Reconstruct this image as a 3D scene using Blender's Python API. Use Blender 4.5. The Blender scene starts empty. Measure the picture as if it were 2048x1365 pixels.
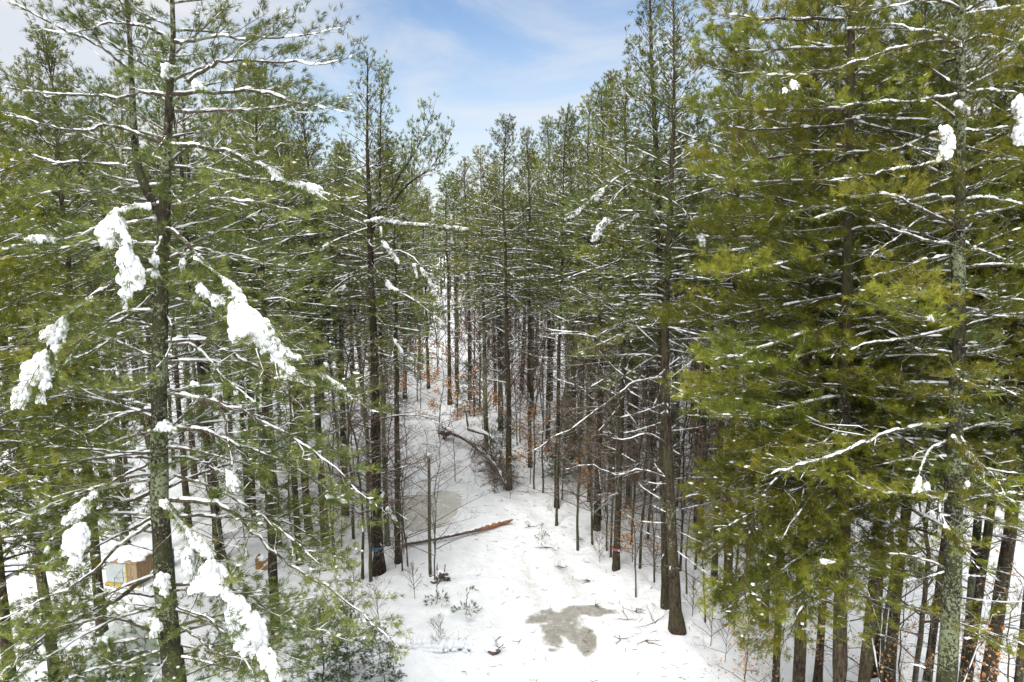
import bpy, math, random
import numpy as np
from math import radians as R
S = bpy.context.scene
# ------------------------------------------------------------------ camera, sky, sun, exposure
PITCH, CAMZ, FPX = R(8.6), 12.0, 1365.0
cam = bpy.data.cameras.new("camera"); cam.lens = 24.0; cam.sensor_width = 36.0
cam.clip_start = 0.1; cam.clip_end = 3000
camo = bpy.data.objects.new("camera", cam); S.collection.objects.link(camo)
camo.location = (0, 0, CAMZ); camo.rotation_euler = (R(90) - PITCH, 0, 0); S.camera = camo
SUN_EL, SUN_AZ = R(52), R(205)          # azimuth clockwise from +Y: behind the camera, to its left
W_ = bpy.data.worlds.new("World"); S.world = W_; W_.use_nodes = True
nt = W_.node_tree; N = nt.nodes; L = nt.links; N.clear()
def nd(nt, t, **k):
    n = nt.nodes.new(t)
    for a, v in k.items(): setattr(n, a, v)
    return n
sky = nd(nt, 'ShaderNodeTexSky', sky_type='NISHITA', sun_disc=False)
sky.sun_elevation = SUN_EL; sky.sun_rotation = SUN_AZ; sky.air_density = 1.0; sky.dust_density = 0.6; sky.ozone_density = 2.0
bg = nd(nt, 'ShaderNodeBackground'); bg.inputs[1].default_value = 0.15
out = nd(nt, 'ShaderNodeOutputWorld')
tc = nd(nt, 'ShaderNodeTexCoord'); mp = nd(nt, 'ShaderNodeMapping'); mp.inputs['Scale'].default_value = (1.6, 1.6, 5.0)
mp.inputs['Rotation'].default_value = (0.1, 0.25, 0.4)
nz = nd(nt, 'ShaderNodeTexNoise'); nz.inputs['Scale'].default_value = 1.6; nz.inputs['Detail'].default_value = 7; nz.inputs['Roughness'].default_value = 0.6
nz.inputs['Distortion'].default_value = 0.6
sep = nd(nt, 'ShaderNodeSeparateXYZ')
L.new(tc.outputs['Generated'], mp.inputs[0]); L.new(mp.outputs[0], nz.inputs['Vector']); L.new(tc.outputs['Generated'], sep.inputs[0])
def mth(nt, op, a, b=None, c=None, clamp=False):
    n = nt.nodes.new('ShaderNodeMath'); n.operation = op; n.use_clamp = clamp
    for i, v in enumerate((a, b, c)):
        if v is None: continue
        if isinstance(v, (int, float)): n.inputs[i].default_value = v
        else: nt.links.new(v, n.inputs[i])
    return n.outputs[0]
def mrange(nt, v, a, b, c=0.0, d=1.0):
    n = nt.nodes.new('ShaderNodeMapRange'); n.interpolation_type = 'SMOOTHSTEP'
    nt.links.new(v, n.inputs[0])
    for i, q in enumerate((a, b, c, d)): n.inputs[i + 1].default_value = q
    return n.outputs[0]
def mixc(nt, f, a, b, bt='MIX'):
    n = nt.nodes.new('ShaderNodeMix'); n.data_type = 'RGBA'; n.blend_type = bt
    for sock, v in ((n.inputs[0], f), (n.inputs[6], a), (n.inputs[7], b)):
        if isinstance(v, (int, float)): sock.default_value = v
        elif isinstance(v, tuple): sock.default_value = (*v, 1)
        else: nt.links.new(v, sock)
    return n.outputs[2]
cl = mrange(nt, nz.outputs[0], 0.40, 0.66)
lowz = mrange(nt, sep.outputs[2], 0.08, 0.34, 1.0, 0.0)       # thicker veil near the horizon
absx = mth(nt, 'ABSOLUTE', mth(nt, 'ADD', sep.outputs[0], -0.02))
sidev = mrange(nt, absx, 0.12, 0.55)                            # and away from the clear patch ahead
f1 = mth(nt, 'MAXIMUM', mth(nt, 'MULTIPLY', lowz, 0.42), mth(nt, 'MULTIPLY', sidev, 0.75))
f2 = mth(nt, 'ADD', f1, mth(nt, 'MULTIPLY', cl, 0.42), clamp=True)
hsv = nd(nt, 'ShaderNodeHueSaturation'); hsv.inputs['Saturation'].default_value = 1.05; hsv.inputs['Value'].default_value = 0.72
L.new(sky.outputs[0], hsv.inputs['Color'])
zen = mrange(nt, sep.outputs[2], 0.42, 0.85, 1.0, 3.6)       # unseen overcast overhead, brightened to add soft top light
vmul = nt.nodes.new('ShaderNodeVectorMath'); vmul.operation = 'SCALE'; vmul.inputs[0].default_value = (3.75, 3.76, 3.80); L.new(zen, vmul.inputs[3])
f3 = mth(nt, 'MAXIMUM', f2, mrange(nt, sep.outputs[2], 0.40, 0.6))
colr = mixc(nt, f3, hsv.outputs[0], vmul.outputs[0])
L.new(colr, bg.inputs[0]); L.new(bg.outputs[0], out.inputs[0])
sl = bpy.data.lights.new("sun", 'SUN'); sl.energy = 2.0; sl.angle = R(22); sl.color = (1.0, 0.965, 0.91)
so = bpy.data.objects.new("sun", sl); S.collection.objects.link(so)
so.rotation_euler = (R(90) - SUN_EL, 0, -SUN_AZ + math.pi)
S.view_settings.view_transform = 'Standard'; S.view_settings.look = 'None'
S.view_settings.exposure = 0.66; S.view_settings.gamma = 1
S.cycles.max_bounces = 7; S.cycles.diffuse_bounces = 6; S.cycles.glossy_bounces = 1; S.cycles.transmission_bounces = 3
S.cycles.transparent_max_bounces = 4; S.cycles.use_denoising = True; S.cycles.denoiser = 'OPENIMAGEDENOISE'; S.cycles.denoising_prefilter = 'ACCURATE'
S.render.use_persistent_data = False

# ------------------------------------------------------------------ positions
CP, SP = math.cos(PITCH), math.sin(PITCH)
def P(px, py, Y):
    xn, yn = (px - 1024) / FPX, (682.5 - py) / FPX
    d = np.array([xn, CP + yn * SP, -SP + yn * CP]); d = d * (Y / d[1])
    return np.array([d[0], d[1], CAMZ + d[2]])
def G(px, py, z=0.0):
    xn, yn = (px - 1024) / FPX, (682.5 - py) / FPX
    d = np.array([xn, CP + yn * SP, -SP + yn * CP]); t = (z - CAMZ) / d[2]
    return np.array([d[0] * t, d[1] * t, z])
def gz(x, y):
    x = np.asarray(x, float); y = np.asarray(y, float)
    h = 0.10 * np.sin(x * 0.31 + 1.3) * np.sin(y * 0.27 + 0.4) + 0.05 * np.sin(x * 0.9 + y * 0.5) + 0.04 * np.sin(x * 1.7 - y * 1.1 + 2)
    h = h + 1.2 * np.clip((y - 60) / 60, 0, 1) ** 2
    return h
def xtrail(y):       # centre line of the snowy track
    return np.interp(y, [10, 17, 20, 24, 28, 32, 40, 55, 75], [2.0, 2.2, 1.8, 1.2, 0.6, -1.0, -4.5, -8.5, -11])

# ------------------------------------------------------------------ objects
COL = S.collection; OLIVE = {}
def newmesh(name, acc, mats, smooth=False):
    V, Lp, Ls, Mi, At = acc.pack()
    me = bpy.data.meshes.new(name)
    me.vertices.add(len(V)); me.vertices.foreach_set('co', V.astype(np.float32).ravel())
    me.loops.add(len(Lp)); me.loops.foreach_set('vertex_index', Lp.astype(np.int32))
    me.polygons.add(len(Ls)); st = np.concatenate([[0], np.cumsum(Ls)[:-1]])
    me.polygons.foreach_set('loop_start', st.astype(np.int32))
    me.polygons.foreach_set('material_index', Mi.astype(np.int32))
    a = me.attributes.new('tint', 'FLOAT', 'POINT'); a.data.foreach_set('value', At.astype(np.float32))
    for m in mats: me.materials.append(m)
    me.update(calc_edges=True)
    sm = acc.smooth_flags() if smooth is None else np.full(len(Ls), bool(smooth))
    me.polygons.foreach_set('use_smooth', sm)
    return me
class Acc:
    def __init__(s): s.v = []; s.f = []; s.n = 0; s.a = []
    def add(s, V, F, mat=0, att=0.5, smooth=True):
        V = np.asarray(V).reshape(-1, 3); F = np.asarray(F)
        if len(V) == 0 or len(F) == 0: return
        s.v.append(V); s.f.append((F + s.n, mat, smooth)); s.n += len(V)
        s.a.append(np.broadcast_to(np.asarray(att, float), (len(V),)))
    def pack(s):
        V = np.concatenate(s.v); Lp = np.concatenate([f.ravel() for f, _, _ in s.f])
        Ls = np.concatenate([np.full(len(f), f.shape[1]) for f, _, _ in s.f])
        Mi = np.concatenate([np.full(len(f), m) for f, m, _ in s.f])
        return V, Lp, Ls, Mi, np.concatenate(s.a)
    def smooth_flags(s): return np.concatenate([np.full(len(f), k) for f, _, k in s.f])
def link(name, me, parent=None, **p):
    o = bpy.data.objects.new(name, me); COL.objects.link(o)
    if parent: o.parent = parent
    for k, v in p.items(): o[k] = v
    return o
def empty(name, loc, label=None, cat=None, group=None, rz=0.0):
    o = bpy.data.objects.new(name, None); COL.objects.link(o); o.location = tuple(loc); o.rotation_euler = (0, 0, rz)
    o.empty_display_size = 0.2
    if label: o['label'] = label
    if cat: o['category'] = cat
    if group: o['group'] = group
    return o
def dup(root, loc, rz=0.0, sc=1.0, label=None, group=None, tilt=(0, 0), cat=None):
    r = root.copy(); COL.objects.link(r); r.location = tuple(loc); r.rotation_euler = (tilt[0], tilt[1], rz)
    r.scale = (sc, sc, sc) if not isinstance(sc, tuple) else sc
    if label: r['label'] = label
    if group: r['group'] = group
    if cat: r['category'] = cat
    for ch in root.children:
        c = ch.copy(); COL.objects.link(c); c.parent = r
        for g2 in ch.children:
            d = g2.copy(); COL.objects.link(d); d.parent = c
    return r
def nrm(a): return a / np.maximum(np.linalg.norm(a, axis=-1, keepdims=True), 1e-9)
UP = np.array([0.03, 0.02, 1.0])
def tubes(acc, paths, rad, k=4, mat=0, att=0.5, ref=UP, cap=False):
    p = np.asarray(paths, float)
    if p.ndim == 2: p = p[None]
    n, m, _ = p.shape
    rad = np.asarray(rad, float); rad = np.broadcast_to(rad if rad.ndim == 2 else (rad[None] if rad.ndim == 1 else rad), (n, m))
    t = np.gradient(p, axis=1); t = nrm(t)
    s = nrm(np.cross(t, np.broadcast_to(ref, t.shape))); u = np.cross(s, t)
    a = np.arange(k) / k * 2 * np.pi + np.pi / 2
    ring = p[:, :, None] + rad[:, :, None, None] * (np.cos(a)[None, None, :, None] * s[:, :, None] + np.sin(a)[None, None, :, None] * u[:, :, None])
    idx = np.arange(n * m * k).reshape(n, m, k)
    A = idx[:, :-1]; B = idx[:, 1:]
    F = np.stack([A, np.roll(A, -1, 2), np.roll(B, -1, 2), B], -1).reshape(-1, 4)
    if np.ndim(att): att = np.repeat(np.asarray(att), m * k)
    acc.add(ring, F, mat, att)
    if cap:
        acc.add(ring[:, -1].reshape(-1, 3), np.arange(n * k).reshape(n, k), mat, 0.5, False)
        acc.add(ring[:, 0].reshape(-1, 3), np.arange(n * k).reshape(n, k)[:, ::-1], mat, 0.5, False)
def snow_on(acc, paths, rad, rng, thick=0.014, cover=0.75, k=5, mat=0, wob=0.55):
    """ridge of snow lying along the top of each path, broken here and there"""
    p = np.asarray(paths, float)
    if p.ndim == 2: p = p[None]
    n, m, _ = p.shape
    mm = (m - 1) * 3 + 1
    ts = np.linspace(0, m - 1, mm); i0 = np.minimum(ts.astype(int), m - 2); f = (ts - i0)[None, :, None]
    q = p[:, i0] * (1 - f) + p[:, i0 + 1] * f
    rad = np.asarray(rad, float); rad = np.broadcast_to(rad if rad.ndim == 2 else rad[None], (n, m))
    rr = rad[:, i0] * (1 - f[..., 0]) + rad[:, i0 + 1] * f[..., 0]
    t = nrm(np.gradient(q, axis=1)); flat = np.sqrt(np.clip(1 - t[..., 2] ** 2, 0, 1))
    gate = rng.random((n, mm)); gate = (gate + np.roll(gate, 1, 1) + np.roll(gate, -1, 1)) / 3
    on = (gate < (0.24 + 0.38 * cover)) & (flat > 0.45)
    r = np.where(on, (rr * 0.62 + thick * (1 + wob * rng.normal(size=(n, mm)))) * flat, 0.001)
    r = np.clip(r, 0.0008, None); r[:, 0] = 0.001; r[:, -1] = 0.001
    q = q.copy(); q[..., 2] += rr * 0.75 + np.where(on, thick * 0.25, -rr)
    q += rng.normal(size=q.shape) * thick * 0.25
    tubes(acc, q, r, k, mat)
ICO_V, ICO_F = None, None
def _ico():
    t = (1 + 5 ** .5) / 2
    v = np.array([(-1, t, 0), (1, t, 0), (-1, -t, 0), (1, -t, 0), (0, -1, t), (0, 1, t), (0, -1, -t), (0, 1, -t), (t, 0, -1), (t, 0, 1), (-t, 0, -1), (-t, 0, 1)], float)
    f = np.array([(0, 11, 5), (0, 5, 1), (0, 1, 7), (0, 7, 10), (0, 10, 11), (1, 5, 9), (5, 11, 4), (11, 10, 2), (10, 7, 6), (7, 1, 8), (3, 9, 4), (3, 4, 2), (3, 2, 6), (3, 6, 8), (3, 8, 9), (4, 9, 5), (2, 4, 11), (6, 2, 10), (8, 6, 7), (9, 8, 1)])
    v = nrm(v)
    vv = [tuple(x) for x in v]; cache = {}; ff = []
    def mid(a, b):
        k = (min(a, b), max(a, b))
        if k not in cache:
            m = (np.array(vv[a]) + np.array(vv[b])) / 2; m /= np.linalg.norm(m); vv.append(tuple(m)); cache[k] = len(vv) - 1
        return cache[k]
    for a, b, c in f:
        x, y, z = mid(a, b), mid(b, c), mid(c, a); ff += [(a, x, z), (b, y, x), (c, z, y), (x, y, z)]
    return v, f, np.array(vv), np.array(ff)
I1V, I1F, I2V, I2F = _ico()
def blobs(acc, C, rad, rng, flat=(1, 1, .5), jit=0.25, fine=False, mat=0, att=0.5):
    C = np.asarray(C, float); n = len(C)
    if n == 0: return
    bv, bf = (I2V, I2F) if fine else (I1V, I1F)
    rad = np.broadcast_to(np.asarray(rad, float), (n,))
    sc = rad[:, None] * (np.array(flat)[None] * (1 + 0.25 * rng.normal(size=(n, 3))).clip(.5, 1.6))
    V = bv[None] * (1 + jit * rng.normal(size=(n, len(bv), 1))).clip(.4, 1.7) * sc[:, None] + C[:, None]
    F = bf[None] + (np.arange(n) * len(bv))[:, None, None]
    acc.add(V, F.reshape(-1, 3), mat, att)
def needles(acc, Pp, D, n, Ln, w, rng, mat=1, spread=0.75, tint=None, upb=0.12, run=0.06):
    Nn = len(Pp)
    if Nn == 0: return
    r = rng.normal(size=(Nn, n, 3)); d = nrm(D[:, None] * 0.95 + r * spread * 0.55 + np.array([0, 0, upb]))
    ln = Ln * (0.7 + 0.5 * rng.random((Nn, n, 1)))
    b = Pp[:, None] + D[:, None] * (rng.random((Nn, n, 1)) * run)
    tip = b + d * ln
    tip[..., 2] -= ln[..., 0] * 0.10
    sd = nrm(np.cross(d, rng.normal(size=(Nn, n, 3)))) * (w / 2)
    mid = b + d * ln * 0.35
    V = np.stack([mid + sd, b - sd * 0.2, mid - sd, tip], 2)
    F = np.arange(Nn * n * 4).reshape(-1, 4)
    if tint is None: tint = rng.random(Nn)
    acc.add(V, F, mat, np.repeat(tint, n * 4), False)

# ------------------------------------------------------------------ materials
def mat(name, base=(.5, .5, .5), rough=.8, spec=.3):
    m = bpy.data.materials.new(name); m.use_nodes = True; b = m.node_tree.nodes['Principled BSDF']
    b.inputs['Base Color'].default_value = (*base, 1); b.inputs['Roughness'].default_value = rough
    b.inputs['Specular IOR Level'].default_value = spec
    return m, m.node_tree, b
def noise(nt, scale, detail=4, rough=.6, vec=None, dist=0.0):
    n = nt.nodes.new('ShaderNodeTexNoise'); n.inputs['Scale'].default_value = scale; n.inputs['Detail'].default_value = detail
    n.inputs['Roughness'].default_value = rough; n.inputs['Distortion'].default_value = dist
    if vec is not None: nt.links.new(vec, n.inputs['Vector'])
    return n.outputs[0]
def objco(nt, scale=(1, 1, 1)):
    t = nt.nodes.new('ShaderNodeTexCoord'); m = nt.nodes.new('ShaderNodeMapping'); m.inputs['Scale'].default_value = scale
    o = nt.nodes.new('ShaderNodeObjectInfo')
    va = nt.nodes.new('ShaderNodeVectorMath'); va.operation = 'ADD'
    vs = nt.nodes.new('ShaderNodeVectorMath'); vs.operation = 'SCALE'; vs.inputs[3].default_value = 37.0
    cx = nt.nodes.new('ShaderNodeCombineXYZ')
    for i in range(3): nt.links.new(o.outputs['Random'], cx.inputs[i])
    nt.links.new(cx.outputs[0], vs.inputs[0]); nt.links.new(t.outputs['Object'], va.inputs[0]); nt.links.new(vs.outputs[0], va.inputs[1])
    nt.links.new(va.outputs[0], m.inputs[0]); return m.outputs[0], o.outputs['Random']
def bump(nt, b, h, dist=.02, st=.6):
    n = nt.nodes.new('ShaderNodeBump'); n.inputs['Distance'].default_value = dist; n.inputs['Strength'].default_value = st
    nt.links.new(h, n.inputs['Height']); nt.links.new(n.outputs[0], b.inputs['Normal']); return n
def snowtop(nt, col, vec, lo, hi, scale=9.0, amt=1.0):
    g = nt.nodes.new('ShaderNodeNewGeometry'); sp = nt.nodes.new('ShaderNodeSeparateXYZ'); nt.links.new(g.outputs['Normal'], sp.inputs[0])
    s = mth(nt, 'ADD', sp.outputs[2], mth(nt, 'MULTIPLY', mth(nt, 'SUBTRACT', noise(nt, scale, 3, .6, vec), .5), 1.6))
    f = mth(nt, 'MULTIPLY', mrange(nt, s, lo, hi), amt)
    return mixc(nt, f, col, (.86, .88, .90))
def bark(name, dark, light, lichen, lich_lo, moss=None, snow=(.55, .8), lscale=7.0):
    m, t, b = mat(name, rough=.95, spec=.15)
    v, rnd = objco(t, (1, 1, .28)); v2, _ = objco(t)
    n1 = noise(t, 20, 7, .75, v); c = mixc(t, mrange(t, n1, .40, .66), dark, light)
    if moss:
        c = mixc(t, mth(t, 'MULTIPLY', mrange(t, noise(t, 1.1, 6, .7, v2), .40, .62), .62), c, moss)
    n2 = noise(t, lscale, 8, .75, v2, .4)
    big = noise(t, 0.8, 2, .5, v2)
    c = mixc(t, mrange(t, mth(t, 'ADD', n2, mth(t, 'MULTIPLY', mth(t, 'SUBTRACT', big, .5), .5)), lich_lo, lich_lo + .05), c, lichen)
    hs = t.nodes.new('ShaderNodeHueSaturation'); t.links.new(c, hs.inputs['Color'])
    t.links.new(mrange(t, rnd, 0, 1, .75, 1.3), hs.inputs['Value'])
    c = snowtop(t, hs.outputs[0], v2, *snow)
    t.links.new(c, b.inputs['Base Color']); bump(t, b, n1, .03, .9)
    return m
M = {}
M['bark'] = bark('pine bark', (.018, .012, .010), (.085, .062, .046), (.19, .20, .13), .61, (.055, .056, .024), lscale=14)
M['bark_lichen'] = bark('lichen covered bark', (.018, .013, .011), (.08, .068, .048), (.24, .27, .16), .52, (.06, .068, .025), lscale=17)
M['limb'] = bark('limb bark', (.045, .033, .025), (.17, .13, .095), (.25, .28, .19), .56, (.075, .075, .035), snow=(.75, 1.05))
M['twig'] = bark('twig bark', (.075, .052, .038), (.22, .165, .12), (.27, .25, .20), .64, None, snow=(.85, 1.25))
M['sapling'] = bark('sapling bark', (.035, .030, .022), (.12, .10, .07), (.20, .21, .14), .60, (.06, .062, .03), lscale=12)
def needle(name, c1, c2, c3, sn=.0):
    m, t, b = mat(name, rough=.55, spec=.25)
    v, rnd = objco(t)
    a = t.nodes.new('ShaderNodeAttribute'); a.attribute_name = 'tint'
    c = mixc(t, mrange(t, noise(t, .55, 3, .6, v), .35, .65), c1, c2)
    c = mixc(t, mrange(t, a.outputs['Fac'], .55, 1.0), c, c3)
    hs = t.nodes.new('ShaderNodeHueSaturation'); t.links.new(c, hs.inputs['Color'])
    t.links.new(mth(t, 'MULTIPLY', mrange(t, rnd, 0, 1, .8, 1.22), mrange(t, a.outputs['Fac'], 0, 1, .7, 1.25)), hs.inputs['Value'])
    t.links.new(mrange(t, rnd, 0, 1, .485, .51), hs.inputs['Hue'])
    t.links.new(hs.outputs[0], b.inputs['Base Color'])
    tr = t.nodes.new('ShaderNodeBsdfTranslucent'); mx = t.nodes.new('ShaderNodeMixShader'); mx.inputs[0].default_value = .45
    t.links.new(hs.outputs[0], tr.inputs[0]); t.links.new(b.outputs[0], mx.inputs[1]); t.links.new(tr.outputs[0], mx.inputs[2])
    t.links.new(mx.outputs[0], t.nodes['Material Output'].inputs[0])
    return m
M['needle'] = needle('pine needles', (.076, .110, .026), (.130, .156, .034), (.24, .25, .06))
M['needle_olive'] = needle('olive pine needles', (.102, .126, .013), (.166, .174, .017), (.28, .275, .032))
M['needle_dark'] = needle('dark conifer needles', (.05, .09, .03), (.075, .11, .04), (.13, .17, .06))
def leafmat():
    m, t, b = mat('dry beech leaves', rough=.7)
    a = t.nodes.new('ShaderNodeAttribute'); a.attribute_name = 'tint'
    c = mixc(t, a.outputs['Fac'], (.42, .17, .05), (.60, .35, .15)); t.links.new(c, b.inputs['Base Color'])
    return m
M['leaf'] = leafmat()
def snowmat(name, worn=False):
    m, t, b = mat(name, (.87, .89, .91), rough=.65, spec=.2)
    tcn = t.nodes.new('ShaderNodeTexCoord'); v = tcn.outputs['Object']
    n1 = noise(t, 14, 5, .65, v); n2 = noise(t, 2.2, 5, .6, v)
    c = mixc(t, mrange(t, n2, .3, .75), (.77, .79, .81), (.87, .88, .89))
    if worn:
        a = t.nodes.new('ShaderNodeAttribute'); a.attribute_name = 'tint'
        n3 = noise(t, 6, 6, .7, v)
        f = mrange(t, mth(t, 'ADD', a.outputs['Fac'], mth(t, 'MULTIPLY', mth(t, 'SUBTRACT', n3, .5), .9)), .25, 1.0)
        c = mixc(t, mth(t, 'MULTIPLY', f, .9), c, (.42, .40, .33))
        # fallen needles and twig bits lying on the snow
        sp = mrange(t, noise(t, 9, 4, .8, v), .69, .73); c = mixc(t, mth(t, 'MULTIPLY', sp, .5), c, (.22, .19, .13))
        s2 = mrange(t, noise(t, 26, 3, .7, v), .70, .74); c = mixc(t, mth(t, 'MULTIPLY', s2, .6), c, (.20, .17, .12))
        L2 = mth(t, 'ADD', mth(t, 'MULTIPLY', n1, .35), mth(t, 'MULTIPLY', n2, 1.0))
        bump(t, b, L2, .16, .75)
    else: bump(t, b, n1, .03, .7)
    t.links.new(c, b.inputs['Base Color'])
    return m
M['snow'] = snowmat('branch snow'); M['ground'] = snowmat('ground snow', True)
def ice(name, c1, c2, c3, sc, edge=(0, .3)):
    m, t, b = mat(name, rough=.35, spec=.4)
    v = t.nodes.new('ShaderNodeTexCoord').outputs['Object']
    c = mixc(t, mrange(t, noise(t, sc, 6, .65, v), .35, .65), c1, c2)
    c = mixc(t, mrange(t, noise(t, sc * 2.2, 6, .75, v, 1.0), .56, .62), c, c3)
    a = t.nodes.new('ShaderNodeAttribute'); a.attribute_name = 'tint'
    rim = mth(t, 'ADD', a.outputs['Fac'], mth(t, 'MULTIPLY', mth(t, 'SUBTRACT', noise(t, 9, 6, .75, v), .5), 1.1))
    c = mixc(t, mrange(t, rim, *edge), (.86, .88, .90), c)
    t.links.new(c, b.inputs['Base Color']); bump(t, b, noise(t, sc * 5, 4, .6, v), .02, .5)
    return m
M['ice'] = ice('pond ice', (.46, .45, .405), (.56, .55, .50), (.66, .66, .63), .7, (.0, .08))
M['slush'] = ice('grey slush', (.23, .215, .185), (.33, .315, .28), (.46, .45, .42), 4.0, (.0, .9))
def woodmat(name, a_, b_, snow=None, sc=5):
    m, t, b = mat(name, rough=.8); v, _ = objco(t, (1, 1, .3))
    n = noise(t, sc, 6, .7, v); c = mixc(t, mrange(t, n, .3, .7), a_, b_)
    if snow: c = snowtop(t, c, v, *snow)
    t.links.new(c, b.inputs['Base Color']); bump(t, b, n, .01, .5); return m
M['log'] = woodmat('fallen log bark', (.05, .035, .03), (.17, .115, .09), (.6, .85))
M['redlog'] = woodmat('bare reddish log wood', (.16, .07, .04), (.34, .16, .08), (.75, 1.0))
M['plank'] = woodmat('weathered orange board', (.22, .15, .08), (.38, .26, .13))
M['yellow'] = woodmat('yellow painted skid', (.36, .26, .05), (.50, .38, .09))
M['panel'] = woodmat('white box panel', (.38, .42, .41), (.50, .53, .52))
M['crate'] = woodmat('orange brown crate', (.22, .12, .04), (.36, .20, .06), (.8, 1.2))
M['blue'] = mat('blue plastic', (.03, .12, .24), .5)[0]
M['ribbon'] = mat('blue ribbon', (.06, .17, .30), .5)[0]
M['pink'] = mat('pink marker', (.42, .09, .15), .5)[0]
M['white'] = mat('white marker', (.62, .6, .6), .5)[0]
M['dark'] = mat('dark opening', (.02, .018, .015), .9)[0]
M['tarp'] = woodmat('pale grey green canvas', (.34, .38, .35), (.45, .49, .46))

# ------------------------------------------------------------------ ground, pond, puddle
def build_ground():
    xs = np.concatenate([-np.geomspace(600, 22, 46), np.arange(-21.5, 21.6, .26), np.geomspace(22, 600, 46)])
    ys = np.concatenate([[-400, -150, -60, -20, 0, 8, 13], np.arange(15, 45, .26), np.geomspace(45.3, 700, 80)])
    X, Y = np.meshgrid(xs, ys); rng = np.random.default_rng(3)
    Z = gz(X, Y); near = (np.abs(X) < 22) & (Y > 14) & (Y < 46)
    nr = rng.normal(size=Z.shape); nr = (nr + np.roll(nr, 1, 0) + np.roll(nr, 1, 1) + np.roll(nr, -1, 0) + np.roll(nr, -1, 1)) / 5
    for nm_, a_, b_, r_ in (('pond', 845, 1018, 3.6), ('puddle', 1145, 1245, 2.3)):
        c_ = G(a_, b_); nr = nr * (1 - np.exp(-(np.hypot(X - c_[0], Y - c_[1]) / r_) ** 6))
    Z = Z + near * nr * .055
    Z = Z + near * (.05 * (vn(X + 99, Y + 99, 1.1, 8) - .5) + .05 * (vn(X + 99, Y + 99, 2.7, 9) - .5)) * (1 - np.exp(-(np.hypot(X - G(1145, 1245)[0], Y - G(1145, 1245)[1]) / 2.3) ** 6)) * (1 - np.exp(-(np.hypot(X - G(845, 1018)[0], Y - G(845, 1018)[1]) / 3.6) ** 6))
    for a_, b_, c_ in taken:
        if b_ < 46 and abs(a_) < 21: Z -= .13 * np.exp(-((X - a_) ** 2 + (Y - b_) ** 2) / .32 ** 2)
    d = X - xtrail(Y)
    Z -= .10 * np.exp(-((np.abs(d) - .75) / .26) ** 2) * (Y < 60) * (Y > 22.5)
    w = .42 * np.exp(-((np.abs(d) - .75) / .38) ** 2) * np.exp(-((Y - 21.8) / 3.4) ** 2) + .14 * np.exp(-(d / 1.4) ** 2) * (Y < 40)
    w += .16 * np.exp(-((X - 1.6) / 1.6) ** 2 - ((Y - 23.8) / 2.2) ** 2)
    V = np.stack([X, Y, Z], -1).reshape(-1, 3); ny, nx = X.shape
    i = np.arange(ny * nx).reshape(ny, nx)
    F = np.stack([i[:-1, :-1], i[:-1, 1:], i[1:, 1:], i[1:, :-1]], -1).reshape(-1, 4)
    A = Acc(); A.add(V, F, 0, w.ravel()); link('ground', newmesh('ground', A, [M['ground']], True), kind='structure')
def patch(name, mt, x0, x1, y0, y1, fn, step, off, kind='structure'):
    xs = np.arange(x0, x1, step); ys = np.arange(y0, y1, step); X, Y = np.meshgrid(xs, ys)
    keep = fn(X, Y) > 0; k = keep[:-1, :-1] & keep[1:, :-1] & keep[:-1, 1:] & keep[1:, 1:]
    i = np.arange(X.size).reshape(X.shape)
    F = np.stack([i[:-1, :-1], i[:-1, 1:], i[1:, 1:], i[1:, :-1]], -1)[k]
    A = Acc(); A.add(np.stack([X, Y, gz(X, Y) + off], -1), F, 0, np.clip(fn(X, Y), 0, 2).ravel()); link(name, newmesh(name, A, [mt], True), kind=kind)
def vn(X, Y, s, seed):    # cheap value noise
    r = np.random.default_rng(seed).random((64, 64)); x = X * s; y = Y * s
    xi = np.floor(x).astype(int); yi = np.floor(y).astype(int); fx = x - xi; fy = y - yi
    fx = fx * fx * (3 - 2 * fx); fy = fy * fy * (3 - 2 * fy)
    g = lambda a, b: r[a % 64, b % 64]
    return (g(xi, yi) * (1 - fx) + g(xi + 1, yi) * fx) * (1 - fy) + (g(xi, yi + 1) * (1 - fx) + g(xi + 1, yi + 1) * fx) * fy
def pondf(X, Y):
    c = G(845, 1018); return 1 - ((X - c[0]) / 1.75) ** 2 - ((Y - c[1]) / 2.3) ** 2 + .25 * (X - c[0]) * (Y - c[1]) / 4 + .35 * (vn(X, Y, 1.3, 1) - .5) + .25 * (vn(X, Y, 4, 2) - .5)
patch('frozen_pond', M['ice'], -9, 1, 24, 35, pondf, .07, .02)
def pudf(X, Y):
    f = -1e9 * np.ones_like(X)
    for px, py, a, b in ((1125, 1245, .95, .95), (1165, 1222, 1.0, .35), (1205, 1222, .55, .22), (1108, 1275, .4, .6), (1172, 1270, .32, .9), (1080, 1235, .5, .35)):
        c = G(px, py); f = np.maximum(f, 1 - ((X - c[0]) / a) ** 2 - ((Y - c[1]) / b) ** 2)
    return f + 1.1 * (vn(X, Y, 2.6, 5) - .5) + .5 * (vn(X, Y, 8, 6) - .5) + .35
patch('puddle', M['slush'], -1, 5, 16, 23, pudf, .022, .014)

AVOID = {'base': None}
def outside(Q):      # true where a shoot does not grow across the gaps through which the box and the crate are seen
    d = Q - np.array([0, 0, CAMZ]); f = d[..., 1] * CP - d[..., 2] * SP; u = d[..., 1] * SP + d[..., 2] * CP
    px = 1024 + FPX * d[..., 0] / f; py = 682.5 - FPX * u / f
    return ~(((px > 195) & (px < 350) & (py > 1075) & (py < 1185)) | ((px > 485) & (px < 575) & (py > 1075) & (py < 1150)))
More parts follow.
